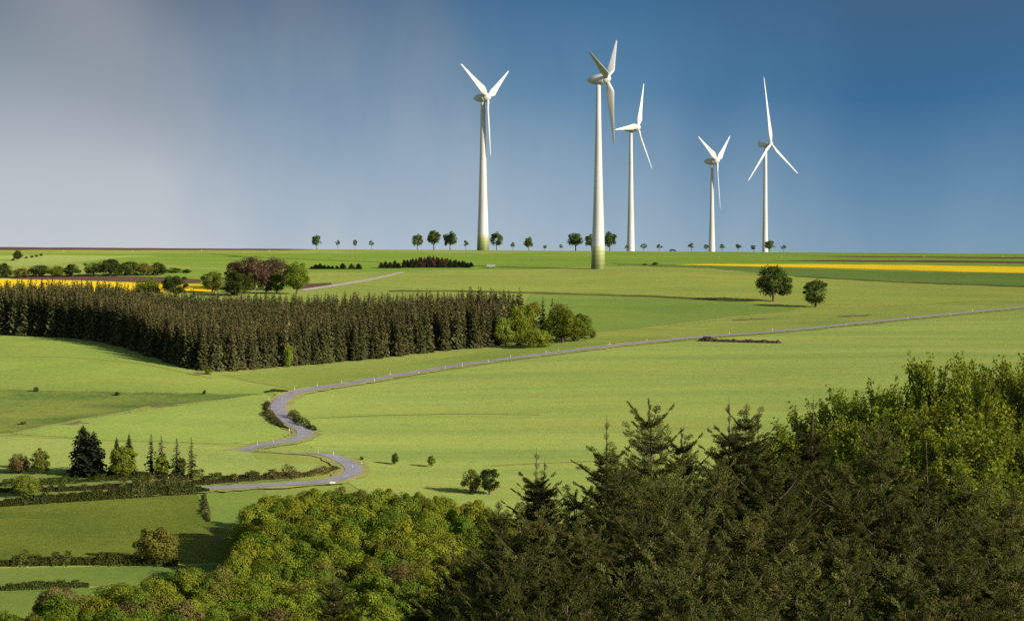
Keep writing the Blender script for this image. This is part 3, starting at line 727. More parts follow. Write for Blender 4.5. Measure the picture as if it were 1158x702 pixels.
# dark car on the ridge road
def car(x, y, rz):
    z = float(tz(x, y)); root = empty("parked_car", (x, y, z), rz); tag(root, "dark car on the ridge road between the small avenue trees", "car")
    bm = bmesh.new()
    prof = [(-2.15, .35), (-2.2, .75), (-2.05, .95), (-1.75, 1.0), (-1.35, 1.42), (.35, 1.45), (1.0, 1.0), (1.95, .85), (2.2, .62), (2.15, .35)]
    a = [bm.verts.new((p[0], -.85 + (.12 if p[1] > 1.1 else 0), p[1])) for p in prof]; b = [bm.verts.new((p[0], .85 - (.12 if p[1] > 1.1 else 0), p[1])) for p in prof]
    bm.faces.new(a); bm.faces.new(b[::-1])
    for i in range(len(prof)): j = (i + 1) % len(prof); bm.faces.new((a[i], b[i], b[j], a[j]))
    bmesh.ops.recalc_face_normals(bm, faces=bm.faces[:]); bmesh.ops.bevel(bm, geom=bm.edges[:], offset=.06, segments=2, affect='EDGES')
    me = bpy.data.meshes.new("body"); bm.to_mesh(me); bm.free(); me.materials.append(MATS["car_paint"]); body = link("body", me, root)
    for s in (-1, 1):
        link("side_window", pyd_mesh("side_window", [(-1.5, s * .80, 1.02), (.75, s * .80, 1.02), (.3, s * .735, 1.36), (-1.25, s * .735, 1.36)], [(0, 1, 2, 3)], ["car_glass"]), root)
        for xx in (-1.35, 1.35):
            w = link("wheel", revolve("wheel", [(-.1, .05), (-.1, .28), (-.07, .33), (.07, .33), (.1, .28), (.1, .05)], "rubber", 20), root); w.location = (xx, s * .82, .33); w.rotation_euler = (0, 0, R(90))
    return root
p = at_depth(761, 286, 1541); car(p.x, 1541, .1).scale = (1.0, 1.0, 1.05)

# ------------------------------------------------------------------ the long spruce plantation
SPR = []
for i in range(5):
    Q, t = mid_spruce_quads(300 + i, 16.5, 5.0 + .25 * i, levels=40, per=12, sub=4, taper=.72)
    tb = Tubes(); tb.add([(0, 0, -.5), (0, 0, 8), (0, 0, 16)], [.20, .13, .03], 5)
    tq = []
    for f_ in tb.f:
        if len(f_) == 4: tq.append([tb.v[k] for k in f_])
    TQ = np.array([[list(p) for p in q] for q in tq])
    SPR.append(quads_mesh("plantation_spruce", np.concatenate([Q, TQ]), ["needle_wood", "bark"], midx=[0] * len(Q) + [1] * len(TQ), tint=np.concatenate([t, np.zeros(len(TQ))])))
front = [(-40, 377), (30, 380), (95, 383.5), (120, 388), (150, 396), (190, 410), (233, 420), (262, 419.5), (330, 414), (400, 408), (480, 399), (560, 391.5)]
Fw = resample(np.array([hit(a, b, tz) for a, b in front]), 3.4)
def inside(p, poly):
    c = False; n = len(poly)
    for i in range(n):
        a, b = poly[i], poly[i - 1]
        if (a[1] > p[1]) != (b[1] > p[1]) and p[0] < (b[0] - a[0]) * (p[1] - a[1]) / (b[1] - a[1]) + a[0]: c = not c
    return c
back = [(at_depth(590, 0, 872).x, 872.), (at_depth(500, 0, 876).x, 878.), (at_depth(300, 0, 885).x, 886.), (at_depth(100, 0, 895).x, 900.), (at_depth(-45, 0, 900).x, 905.)]
poly = [tuple(p) for p in Fw] + back
r = np.random.default_rng(11); pts = []
xs = [p[0] for p in poly]; ys = [p[1] for p in poly]
row = 0
for yy in np.arange(min(ys), max(ys), 3.3):
    row += 1
    for xx in np.arange(min(xs), max(xs), 3.5):
        q = (xx + (row % 2) * 1.7 + r.normal(0, .55), yy + r.normal(0, .55))
        if inside(q, poly): pts.append(q)
pts = np.array(pts)
dfront = np.min(np.linalg.norm(pts[:, None, :] - Fw[None, :, :], axis=2), axis=1)
order = np.argsort(dfront)
NI = 262
allp = pts[order]
pxs = allp[:, 0] / allp[:, 1] * F + W / 2
hs = (16.3 - 2.4 * sstep(110, 200, pxs) + 1.2 * sstep(430, 560, pxs)) * (.88 + .2 * r.random(len(allp)))
PLAB = "narrow brownish-green spruce at the front edge of the long plantation block"
for k in range(min(NI, len(allp))):
    o = link("plantation_spruce", SPR[k % 5]); x, y = allp[k]
    s = hs[k] / 16.5; o.location = (x, y, float(tz(x, y))); o.scale = (s * 1.02, s * 1.02, s); o.rotation_euler = (r.normal(0, .012), r.normal(0, .012), r.random() * 6.28)
    tag(o, PLAB, "tree", "spruces along the front of the plantation")
# the trees behind read as one mass
BQ = [mid_spruce_quads(340 + i, 16.5, 5.4, levels=24, per=8, sub=2, z0=.3, taper=.72) for i in range(4)]
acc, tacc = [], []
for k in range(NI, len(allp)):
    x, y = allp[k]; Q, t = BQ[k % 4]; a = r.random() * 6.28; s = hs[k] / 16.5
    ca, sa = math.cos(a) * s, math.sin(a) * s
    V = np.stack([Q[..., 0] * ca - Q[..., 1] * sa + x, Q[..., 0] * sa + Q[..., 1] * ca + y, Q[..., 2] * s + float(tz(x, y))], -1)
    acc.append(V); tacc.append(np.clip(t * .8 + r.normal(0, .2), 0, 1))
if acc:
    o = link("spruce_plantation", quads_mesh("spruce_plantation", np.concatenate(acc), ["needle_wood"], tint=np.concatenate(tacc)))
    tag(o, "mass of brownish spruces filling the long plantation block behind its front edge", "woodland", kind="stuff")

# ------------------------------------------------------------------ single trees and shrubs across the fields
GEN = {}
def gen(kind, i):
    key = (kind, i)
    if key in GEN: return GEN[key]
    if kind == 'oak': mm = make_tree_meshes("broadleaf%d" % i, 500 + i, 13, 12, 1.5, "leaf_green", puffs=74, leaves=6500, leaf=.55, rag=.15)
    elif kind == 'lowoak': mm = make_tree_meshes("low_broadleaf%d" % i, 540 + i, 9, 10, .1, "leaf_green", puffs=66, leaves=5500, leaf=.48, rag=.15)
    elif kind == 'bush': mm = make_tree_meshes("bush%d" % i, 560 + i, 5, 5.6, .0, "leaf_green", puffs=44, leaves=3400, leaf=.30, top=.7)
    elif kind == 'tall': mm = make_tree_meshes("tall_tree%d" % i, 580 + i, 13, 8, .5, "leaf_green", puffs=60, leaves=5500, leaf=.46)
    elif kind in ('spruce', 'thin', 'fat'):
        w_ = {'spruce': 6.2, 'thin': 3.6, 'fat': 7.6}[kind]
        Q, t = mid_spruce_quads(600 + i, 13, w_, levels=34 if kind != 'thin' else 24, per=12 if kind != 'thin' else 5, taper={'spruce': .75, 'thin': .85, 'fat': .5}[kind], sub=4 if kind != 'thin' else 3, z0=.07 if kind != 'thin' else .12)
        tb = Tubes(); tb.add([(0, 0, -.5), (0, 0, 1), (0, 0, 6.5), (0, 0, 12.8)], [.3, .2, .14, .03], 6)
        mm = (tb.mesh("conifer_trunk", "bark"), quads_mesh("conifer_crown", Q, ["needle_dark"], tint=t))
    GEN[key] = mm; return mm
DIM = {'oak': (13, 12), 'lowoak': (9, 10), 'bush': (5, 5.6), 'tall': (13, 8), 'spruce': (13, 6.2), 'thin': (13, 3.6), 'fat': (13, 7.6)}
def single(name, kind, i, px, top, base, wd, mat, label, cat="tree", group=None, Y=None, root_sink=0.0):
    if Y is None: x, Y, zb = at(px, base)
    else: x = at_depth(px, base, Y).x; zb = float(tz(x, Y))
    h = at_depth(px, top, Y).z - zb; h0, w0 = DIM[kind]; w = wd * ppm(Y)
    return place_tree(name, gen(kind, i), (x, Y, zb - root_sink), (px * .37) % 6.28, (w / w0, w / w0, h / h0), label, cat, group, mat)
single("oak_tree", 'oak', 0, 874.5, 300, 341, 41, "leaf_dark", "broad loose-crowned tree, larger of the two casting long shadows in the plateau meadow")
single("oak_tree", 'tall', 1, 922.5, 313.5, 347.5, 28, "leaf_dark", "compact dark upright tree, smaller of the two casting long shadows in the plateau meadow")
# copse above the plantation
single("copper_tree", 'oak', 1, 288, 288, 328, 44, "leaf_copper", "purple-brown broad tree, tallest at the back of the copse above the spruce block")
single("copper_tree", 'tall', 2, 266, 293, 326, 24, "leaf_copper", "purple-brown narrow tree at the left end of the copse's dark back row")
single("copper_tree", 'oak', 2, 312, 290, 328, 30, "leaf_copper", "purple-brown tree at the right end of the copse's dark back row")
single("copse_tree", 'oak', 3, 240, 307, 331, 26, "leaf_olive", "olive-green tree at the left end of the copse above the spruce block", Y=None)
single("copse_tree", 'lowoak', 0, 268, 309, 334, 40, "leaf_dark", "dark green low broad tree in the front middle of the copse")
single("copse_tree", 'tall', 3, 313, 307, 332, 20, "leaf_green", "light green bushy tree at the front right of the copse, beside the round tree")
single("copse_tree", 'tall', 0, 301, 303, 332, 18, "leaf_copper", "small brown tree squeezed between the dark low tree and the light green one")
single("round_tree", 'oak', 0, 335.5, 296.5, 332.5, 29, "leaf_green", "free-standing round green tree at the right end of the copse")
single("field_tree", 'lowoak', 1, 167, 314, 336, 30, "leaf_green", "rounded light tree behind the spruce block, left of a darker twin")
single("field_tree", 'oak', 1, 198, 310, 337, 30, "leaf_dark", "rounded dark green tree rising behind the spruce block by the yellow field")
single("field_shrub", 'bush', 0, 98, 323, 332, 12, "leaf_green", "small rounded bush at the lower edge of the yellow field, above the spruces' left part", "bush")
single("field_shrub", 'bush', 1, 132, 324, 332, 10, "leaf_dark", "smaller dark bush at the lower edge of the yellow field, right of a rounder one", "bush")
# hedgerow with trees, left
for k, (px, top, base, wd, mat, lab) in enumerate([
    (4, 298, 314, 22, "leaf_dark", "dark tree at the left frame edge of the hedgerow over the ploughed strip"),
    (25, 303, 314, 22, "leaf_olive", "low olive bush near the left end of the hedgerow over the ploughed strip"),
    (44, 299, 313, 26, "leaf_dark", "dark rounded tree in the left part of the hedgerow, beside a low olive bush"),
    (64, 300.5, 313, 22, "leaf_green", "mid-green tree in the hedgerow left of its tallest clump"),
    (82, 299, 313, 22, "leaf_dark", "dark tree directly left of the hedgerow's tallest clump"),
    (106, 296, 312.5, 26, "leaf_dark", "left tree of the hedgerow's tallest clump"),
    (125, 292.5, 312.5, 30, "leaf_dark", "tallest tree of the hedgerow over the ploughed strip"),
    (146, 295.5, 312, 26, "leaf_dark", "right tree of the hedgerow's tallest clump"),
    (163, 297, 312, 20, "leaf_olive", "olive tree between the hedgerow's tallest clump and its right end"),
    (178, 296.5, 311.5, 22, "leaf_dark", "dark tree at the right end of the hedgerow, before the low bushes"),
    (196, 303, 309, 20, "leaf_green", "low flat bush at the hedgerow's right end, above the bright green field"),
    (211, 304.5, 309, 12, "leaf_dark", "smallest flat bush, the hedgerow's last on the right"),
    (20, 283, 295, 11, "leaf_dark", "lone small tree on the left skyline field, above the hedgerow")]):
    single("hedgerow_tree", ('lowoak', 'bush', 'oak')[k % 3] if k != 12 else 'oak', k % 4 if k % 3 != 1 else k % 2, px, top, base, wd, mat, lab, "tree" if "bush" not in lab else "bush")
for k, (px, py) in enumerate([(30, 291.5), (36, 290.6), (41, 289.8), (46.5, 288.6), (15, 294)]):
    single("field_shrub", 'bush', k % 2, px, py - 1.8, py + 1, 4.5, "leaf_dark", "tiny dark bush dotted along the skyline field edge by the lone small tree", "bush", "tiny bushes by the lone skyline tree")
# rows of small conifers on the plateau
def conif(px, top, base, wd, lab, mat="needle_dark", group=None, i=0, kind='fat'):
    return single("young_conifer", kind, i, px, top, base, wd, mat, lab, "tree", group)
for k, (px, t_, w_) in enumerate([(352.5, 301, 4), (357, 298.5, 6), (362, 297.5, 7), (367, 299.5, 6), (371.5, 300, 5), (376, 300.3, 4), (381, 300.3, 4), (387.5, 297.3, 8), (397.5, 298, 7), (405.5, 297.8, 7.5)]):
    conif(px, t_, 304.3, w_ + 2, "small dark conifer in the short row on the plateau, right of the round tree", group="short row of plateau conifers", i=k % 3, mat="needle_dark" if k != 8 else "needle_wood")
for k, (px, t_) in enumerate([(431, 296.5), (436, 295), (441, 296), (446.5, 294), (450.5, 297)]):
    conif(px, t_, 303.3, 7.5, "small dark conifer in the little cluster left of the brown conifer clump", group="little cluster of dark conifers", i=k % 3)
for k in range(24):
    px = 457 + k * 3.25 + (k % 3) * .5; e = 1 - abs(k - 9) / 17
    conif(px, 302.6 - 5 - 9.5 * max(0, e) + 1.6 * ((k * 7) % 5) / 5, 302.8 - (k % 2), 7.5, "small conifer in the brown and dark clump on the plateau, below three large avenue trees", mat="leaf_copper" if 4 < k < 18 and k % 4 else "needle_dark", group="clump of plateau conifers", i=k % 3)
# right end of the plantation: broadleaves and dark spruces
for nm, kind, i, px, t_, b_, wd, mat, lab in [
    ("dark_spruce", 'spruce', 0, 561, 331, 381, 20, "needle_dark", "dark spruce standing a head taller at the right corner of the spruce block"),
    ("dark_spruce", 'spruce', 1, 580, 337, 382, 19, "needle_dark", "dark spruce behind the yellow-green broadleaf at the block's right corner"),
    ("dark_spruce", 'thin', 0, 614, 336.5, 378, 16, "needle_dark", "narrow dark spruce poking out of the broadleaves, left of a pair"),
    ("dark_spruce", 'thin', 1, 624.5, 338, 378, 17, "needle_dark", "narrow dark spruce poking out of the broadleaves, right of a pair"),
    ("corner_tree", 'tall', 1, 603, 338, 376, 24, "leaf_olive", "olive tree at the back of the broadleaf clump, left of the dark spruce pair"),
    ("corner_tree", 'oak', 2, 634, 341, 380, 26, "leaf_olive", "olive tree at the back right of the broadleaf clump"),
    ("corner_tree", 'oak', 1, 590, 343, 390, 34, "leaf_yellow", "tall yellow-green tree in the middle of the broadleaf clump"),
    ("corner_tree", 'lowoak', 2, 572, 357, 391, 28, "leaf_lime", "bright green low tree where the broadleaf clump meets the spruces"),
    ("corner_tree", 'lowoak', 3, 604, 373, 393, 45, "leaf_yellow", "low spreading yellow-olive bush at the foot of the broadleaf clump"),
    ("corner_tree", 'oak', 3, 636, 350, 388, 46, "leaf_green", "broad mid-green tree at the right of the broadleaf clump"),
    ("corner_tree", 'lowoak', 0, 654, 356, 386, 36, "leaf_green", "dark green rounded tree at the right tip of the broadleaf clump"),
    ("corner_tree", 'bush', 0, 668, 372, 383, 13, "leaf_olive", "small olive bush, the last at the right tip of the broadleaf clump")]:
    single(nm, kind, i, px, t_, b_, wd, mat, lab)
single("yellow_bush", 'bush', 1, 326, 388, 415, 12, "leaf_lime", "small yellow-green bush in front of the middle of the spruce block", "bush", Y=None)
single("yellow_bush", 'bush', 0, 236, 414, 423.5, 9, "leaf_lime", "small green bush at the near corner of the spruce block", "bush")
# meadow bushes
for nm, kind, i, px, t_, b_, wd, mat, lab in [
    ("meadow_bush", 'tall', 0, 446.5, 511, 525, 9, "leaf_dark", "small dark cone-shaped shrub in the open field, left one of two"),
    ("meadow_bush", 'tall', 2, 487.5, 514, 528, 9, "leaf_green", "small green cone-shaped shrub in the open field, right one of two"),
    ("meadow_bush", 'bush', 0, 532, 531, 558, 24, "leaf_olive", "greyish-olive round bush, left one of the pair at the edge of the lower wood"),
    ("meadow_bush", 'tall', 3, 553.5, 526.5, 559, 26, "leaf_dark", "dark green upright bush, right one of the pair at the edge of the lower wood"),
    ("meadow_bush", 'bush', 1, 409, 516, 520, 5, "leaf_dark", "tiny bush beside the lower road bend", ),
    ("meadow_bush", 'bush', 1, 41, 437, 443, 6, "leaf_dark", "small dark bush on the fence line at the far left meadow's edge"),
    ("meadow_bush", 'bush', 0, 133, 443, 447.5, 7, "leaf_dark", "small dark bush on the grassy bank in the left meadows"),
    ("meadow_bush", 'bush', 0, 231, 441, 446, 5, "leaf_dark", "small bush on the bank left of the upper road bend"),
    ("meadow_bush", 'bush', 1, 27, 476, 480, 8, "leaf_olive", "low scrubby bush on the dark bank at the left edge"),
    ("plateau_bush", 'bush', 0, 741, 296.5, 300, 9, "leaf_dark", "low dark bush on the plateau, left of the yellow strip"),
    ("plateau_bush", 'bush', 1, 729, 298, 300, 6, "leaf_dark", "very low bush left of another on the plateau, near the yellow strip")]:
    single(nm, kind, i, px, t_, b_, wd, mat, lab, "bush")
# roadside tree group, lower left
for nm, kind, i, px, t_, b_, wd, mat, lab in [
    ("dark_spruce", 'fat', 0, 94, 481.5, 537, 37, "needle_dark", "large dark double-crowned spruce by the lower road, taller half of the pair on the left"),
    ("dark_spruce", 'fat', 1, 106, 488, 538, 32, "needle_dark", "dark spruce leaning against the right side of the tallest roadside spruce"),
    ("dark_spruce", 'spruce', 2, 132, 495, 537, 22, "needle_dark", "dark spruce behind the yellow-green roadside tree, left one"),
    ("dark_spruce", 'spruce', 0, 146, 491, 537, 20, "needle_dark", "dark spruce behind the yellow-green roadside tree, right one"),
    ("roadside_tree", 'tall', 1, 140, 501, 541, 31, "leaf_yellow", "bright yellow-green broadleaf among dark roadside spruces"),
    ("larch_tree", 'thin', 0, 171, 491, 536, 17, "needle_dark", "slim dark larch left of the small yellow-green tree by the lower road"),
    ("larch_tree", 'thin', 1, 182.5, 493, 538, 20, "needle_wood", "slim brownish larch above the small yellow-green tree by the lower road"),
    ("roadside_tree", 'tall', 2, 183.5, 513, 539, 17, "leaf_yellow", "small yellow-green tree at the feet of two slim larches"),
    ("larch_tree", 'thin', 2, 200, 496, 540, 21, "needle_dark", "slim dark larch, left of the last pair by the lower road"),
    ("larch_tree", 'thin', 0, 216.5, 495, 541, 17, "needle_wood", "slimmest bare-looking larch at the right end of the roadside group"),
    ("roadside_tree", 'tall', 3, 206, 515, 540, 10, "leaf_olive", "small olive sapling between the last two roadside larches"),
    ("roadside_bush", 'lowoak', 1, 22, 512, 535, 25, "leaf_brown", "brownish round tree at the left frame edge by the lower road"),
    ("roadside_bush", 'tall', 0, 46, 506, 536, 21, "leaf_olive", "olive upright tree between the brownish one and the tallest roadside spruce"),
    ("roadside_bush", 'lowoak', 2, 30, 537, 561, 30, "leaf_lime", "bright green round tree below the lower road at the left"),
    ("pasture_tree", 'lowoak', 0, 178, 598, 637, 54, "leaf_olive", "broad grey-olive tree standing alone in the shaded pasture"),
    ("wood_tree", 'oak', 1, 66, 660, 712, 50, "leaf_brown", "brownish round tree standing alone at the lower left corner"),
    ]:
    single(nm, kind, i, px, t_, b_, wd, mat, lab)

# ------------------------------------------------------------------ hedges and scrub
def hedge(name, px, w, h, mats, label, cat="hedge", dens=26, leaf=.34, seed=1, bloom=0.0, lump=1.0, base_h=.55):
    r = np.random.default_rng(seed); P = resample(np.array([hit(a, b, tz) for a, b in px]), 1.2); n = len(P)
    Ls = np.sum(np.linalg.norm(np.diff(P, axis=0), axis=1)); cnt = int(Ls * dens * 2.6)
    hk = np.abs(np.convolve(r.normal(0, 1, n + 8), np.ones(5) / 5, 'same')[:n]) * lump + base_h
    hk = hk * np.clip(np.minimum(np.arange(n), np.arange(n)[::-1]) / 6.0 + .25, .25, 1)
    i = r.integers(0, n - 1, cnt); f = r.random(cnt)[:, None]; c = P[i] * (1 - f) + P[i + 1] * f
    th = r.random(cnt) * math.pi; rr = (.75 + .3 * r.random(cnt)) * np.clip(hk[i], .4, 1.5)
    t = unit(P[i + 1] - P[i]); nn = np.stack([-t[:, 1], t[:, 0]], 1)
    off = np.cos(th) * w * .5 * rr; z = np.sin(th) * h * rr
    xy = c + nn * off[:, None] + r.normal(0, .12, (cnt, 2))
    V = np.stack([xy[:, 0], xy[:, 1], tz(xy[:, 0], xy[:, 1]) + z], 1)
    nrm = np.stack([nn[:, 0] * np.cos(th), nn[:, 1] * np.cos(th), np.sin(th)], 1)
    Q = leaf_quads(V, nrm, leaf, jit=.55, r=r)
    mi = (r.random(cnt) < bloom * (hk[i] > .8)).astype(int) if bloom else None
    base = np.array([P[0][0], P[0][1], float(tz(*P[0]))])
    o = link(name, quads_mesh(name, Q - base, mats, midx=mi, tint=np.clip(.6 * (hk[i] - .5) + .4 * r.random(cnt), 0, 1))); o.location = base
    return tag(o, label, cat)
hedge("hedge", [(-10, 573.2), (60, 568), (116, 564.3), (170, 560.5), (236, 556.6)], 2.6, 2.2, ["leaf_hedge"], "long dark clipped hedge below the lower road at the left", seed=1, lump=.8, dens=110, leaf=.40, base_h=.75)
hedge("scrub", [(-10, 556), (60, 555), (130, 552), (200, 549), (262, 544.5), (335, 538)], 5.0, 2.1, ["leaf_scrub", "gorse_bloom"], "rusty scrub band with yellow gorse flowers between roadside trees and lower road", "scrub", seed=2, bloom=.05, dens=75, lump=1.6, base_h=.3)
hedge("scrub", [(-10, 549), (70, 546), (140, 542), (230, 541), (300, 540)], 4.0, 1.5, ["leaf_hedge"], "dark undergrowth along the feet of the roadside spruces and larches", "scrub", seed=3, dens=50, lump=1.5, base_h=.25)
hedge("hedge", [(-20, 640), (40, 638.5), (110, 638), (200, 639.5)], 2.8, 2.3, ["leaf_hedge"], "dark hedge between the olive pasture and the bluish-green one", seed=4, dens=90)
hedge("hedge", [(-20, 668), (40, 665.5), (100, 663)], 2.4, 1.9, ["leaf_hedge"], "low dark hedge between the two bluish-green pastures at the lower left", seed=5, dens=80)
hedge("bank_bushes", [(331, 468), (333, 474), (341, 480), (351, 485), (356, 487.5)], 2.4, 1.5, ["leaf_hedge"], "dark shrubby bank on the inside of the upper road bend", "bank", seed=6, dens=60, leaf=.3)
hedge("bank_bushes", [(303, 455), (302, 464), (308, 474), (318, 482), (328, 486)], 1.8, 1.0, ["leaf_scrub"], "dry grassy bank with shrubs on the outside of the upper road bend", "bank", seed=7, dens=50, leaf=.3)
hedge("bank_bushes", [(305, 541), (345, 538.5), (368, 534), (381, 529.5)], 1.8, 1.1, ["leaf_scrub", "gorse_bloom"], "rough scrub strip with yellow flowers beside the lower road bend", "bank", seed=8, dens=50, bloom=.03)
hedge("hedge", [(231, 560), (233, 575), (236, 590)], 1.0, .9, ["leaf_scrub"], "short brownish hedge line running downhill between two pastures", seed=9, dens=24)
hedge("hedge_bushes", [(300, 444), (312, 442.5), (325, 443)], 2.0, 1.2, ["leaf_hedge"], "small dark bush strip at the top of the upper road bend", "hedge", seed=10, dens=50)

# heap of dung beside the road
def heap():
    r = np.random.default_rng(3); a = hit(788, 385.5, tz); b = hit(884, 388, tz); n = 60; m = 9; v, f = [], []
    d = unit(b - a); nn = np.array([-d[1], d[0]]); base = np.array([a[0], a[1], float(tz(*a))])
    ln = np.linalg.norm(b - a); hp = np.abs(np.convolve(r.normal(0, 1, n + 4), np.ones(3) / 3, 'same')[:n])
    for i in range(n):
        t = i / (n - 1); e = min(1, t / .04, (1 - t) / .04); hh = (.75 + .5 * hp[i] + (.5 if .08 < t < .2 else 0)) * e
        for k in range(m):
            s = -1 + 2 * k / (m - 1); xy = a + d * ln * t + nn * s * 2.4 * (.8 + .3 * r.random()); z = hh * (1 - s * s) ** .7 * (.8 + .4 * r.random()) - .1
            v.append((xy[0] - base[0], xy[1] - base[1], float(tz(*xy)) + z - base[2]))
    for i in range(n - 1):
        for k in range(m - 1): f.append((i * m + k, i * m + k + 1, (i + 1) * m + k + 1, (i + 1) * m + k))
    o = link("dung_heap", pyd_mesh("dung_heap", v, f, ["dung"])); o.location = base
    tag(o, "long low dark brown heap of dung in the field just below the road", "heap")
heap()

# pale container near the plateau conifers
def container():
    x, y, z = at(555, 303); root = empty("field_container", (x, y, z), .06); tag(root, "pale grey-green box trailer standing in the field right of the plateau conifers", "trailer")
    bm = bmesh.new(); bmesh.ops.create_cube(bm, size=1, matrix=Matrix.Translation((0, 0, 1.15)) @ Matrix.Diagonal((4.6, 2.0, 1.35, 1))); bmesh.ops.bevel(bm, geom=bm.edges[:], offset=.08, segments=2, affect='EDGES')
    me = bpy.data.meshes.new("box_body"); bm.to_mesh(me); bm.free(); me.materials.append(MATS["pale_panel"]); link("box_body", me, root)
    for sx in (-1.4, 1.4):
        for sy in (-.85, .85):
            w = link("wheel", revolve("wheel", [(-.12, .05), (-.12, .36), (-.08, .42), (.08, .42), (.12, .36), (.12, .05)], "rubber", 18), root); w.location = (sx, sy, .42); w.rotation_euler = (0, 0, R(90))
    tb = Tubes(); tb.add([(2.3, 0, .55), (3.5, 0, .5)], [.06, .05], 6); link("drawbar", tb.mesh("drawbar", "dark_metal"), root)
container()
# white board at the lower bend
def board():
    x, y, z = at(376, 549.5); root = empty("road_sign", (x, y, z), 0); tag(root, "low white board on two posts below the lower road bend", "sign")
    bm = bmesh.new(); bmesh.ops.create_cube(bm, size=1, matrix=Matrix.Translation((0, 0, .85)) @ Matrix.Diagonal((1.3, .06, .36, 1))); bmesh.ops.bevel(bm, geom=bm.edges[:], offset=.015, segments=1, affect='EDGES')
    me = bpy.data.meshes.new("board_panel"); bm.to_mesh(me); bm.free(); me.materials.append(MATS["white_paint"]); link("board_panel", me, root)
    for sx in (-.5, .5):
        tb = Tubes(); tb.add([(sx, .06, -.2), (sx, .06, 1.0)], [.04, .04], 6); link("post", tb.mesh("post", "post_wood"), root)
board()

# wire fences
def fence(px, gap, label, h=1.25):
    P = np.array([hit(a, b, tz) for a, b in px]); P = resample(P, gap); x0, y0 = P[0]; z0 = float(tz(x0, y0))
    root = empty("wire_fence", (x0, y0, z0)); tag(root, label, "fence", None)
    tb = Tubes(); tb.add([(0, 0, -.3), (0, 0, h)], [.08, .07], 5); me = tb.mesh("post", "post_wood"); wt = Tubes(); last = None
    for q in P[:90]:
        z = float(tz(*q)) - z0; o = link("post", me, root); o.location = (q[0] - x0, q[1] - y0, z)
        c = Vector((q[0] - x0, q[1] - y0, z))
        if last is not None:
            for hh in (.5, .85, 1.15): wt.add([last + Vector((0, 0, hh)), c + Vector((0, 0, hh))], [.012, .012], 3)
        last = c
    link("wire", wt.mesh("wire", "dark_metal"), root)
fence([(757, 369), (785, 367), (810, 363.5), (850, 361), (890, 359)], 4.5, "post and wire fence running across the meadow above the dung heap")
fence([(933, 346.5), (970, 347), (1005, 347.5), (1036, 348.5)], 5.0, "post and wire fence right of the compact dark upright tree")
fence([(0, 441.5), (60, 442.5), (120, 444), (200, 447)], 4.0, "post and wire fence along the top of the dark bank at the far left")
fence([(20, 491), (70, 481), (130, 470), (200, 460), (260, 452)], 5.5, "post and wire fence along the foot of the dark bank beside the curved field")

# ------------------------------------------------------------------ the wood below the road
WOOD = [make_tree_meshes("wood%d" % i, 700 + i, 12, 8.4, 1.5, "leaf_green", puffs=46, leaves=10000, leaf=.34, rag=.20) for i in range(7)]
wpoly_px_top = [(262, 606), (268, 592), (300, 589), (350, 590), (420, 592), (480, 594), (540, 603), (580, 622), (640, 640)]
def top_depth(px, top, h):
    """distance at which a tree of height h has its tip at pixel row `top`"""
    fn = lambda x, y: tz(x, y) + h
    p = hit(px, top, fn, 200.0); return p
rr = np.random.default_rng(21); placed = []
KINDS = [("leaf_yellow", "yellow-green leafy tree crowded in the wood below the road"), ("leaf_green", "mid-green leafy tree crowded in the wood below the road"),
         ("leaf_olive", "olive-brown leafy tree crowded in the wood below the road"), ("leaf_brown", "brown budding tree crowded in the wood below the road")]
def edge_top(px):       # upper outline of the wood in the photograph
    return float(np.interp(px, [20, 60, 90, 130, 170, 215, 258, 272, 280, 290, 305, 340, 400, 450, 500, 540, 560, 600, 640], [690, 672, 668, 655, 650, 638, 632, 600, 575, 560, 556, 552, 550, 553, 559, 566, 574, 595, 610]))
tries = 0
cand = []
for _ in range(9000):
    px = rr.uniform(0, 640); tp = rr.uniform(550, 760)
    if tp < edge_top(px): continue
    if px < 250 and rr.random() < .1: continue
    cand.append((px, tp))
cand.sort(key=lambda c: c[1])
for px, tp in cand:
    h = 10.0 * rr.uniform(.78, 1.2); p = top_depth(px, tp, h)
    if p[1] < 300 or p[1] > 640: continue
    if any((p[0] - q[0]) ** 2 + (p[1] - q[1]) ** 2 < 5.2 ** 2 for q in placed): continue
    placed.append((p[0], p[1], h, px, tp))
print("wood trees", len(placed))
for k, (x, y, h, px, tp) in enumerate(placed[:285]):
    u = rr.random()
    if px < 330 and tp > 630: w_ = [.34, .72, .96]
    else: w_ = [.50, .86, .985]
    ki = 0 if u < w_[0] else 1 if u < w_[1] else 2 if u < w_[2] else 3
    s = h / 12.0; sw = s * rr.uniform(.82, 1.12)
    place_tree("wood_tree", WOOD[k % 7], (x, y, float(tz(x, y))), rr.random() * 6.28, (sw, sw, s), KINDS[ki][1], "tree", "trees of the wood below the road: " + KINDS[ki][0].split("_")[1], KINDS[ki][0])

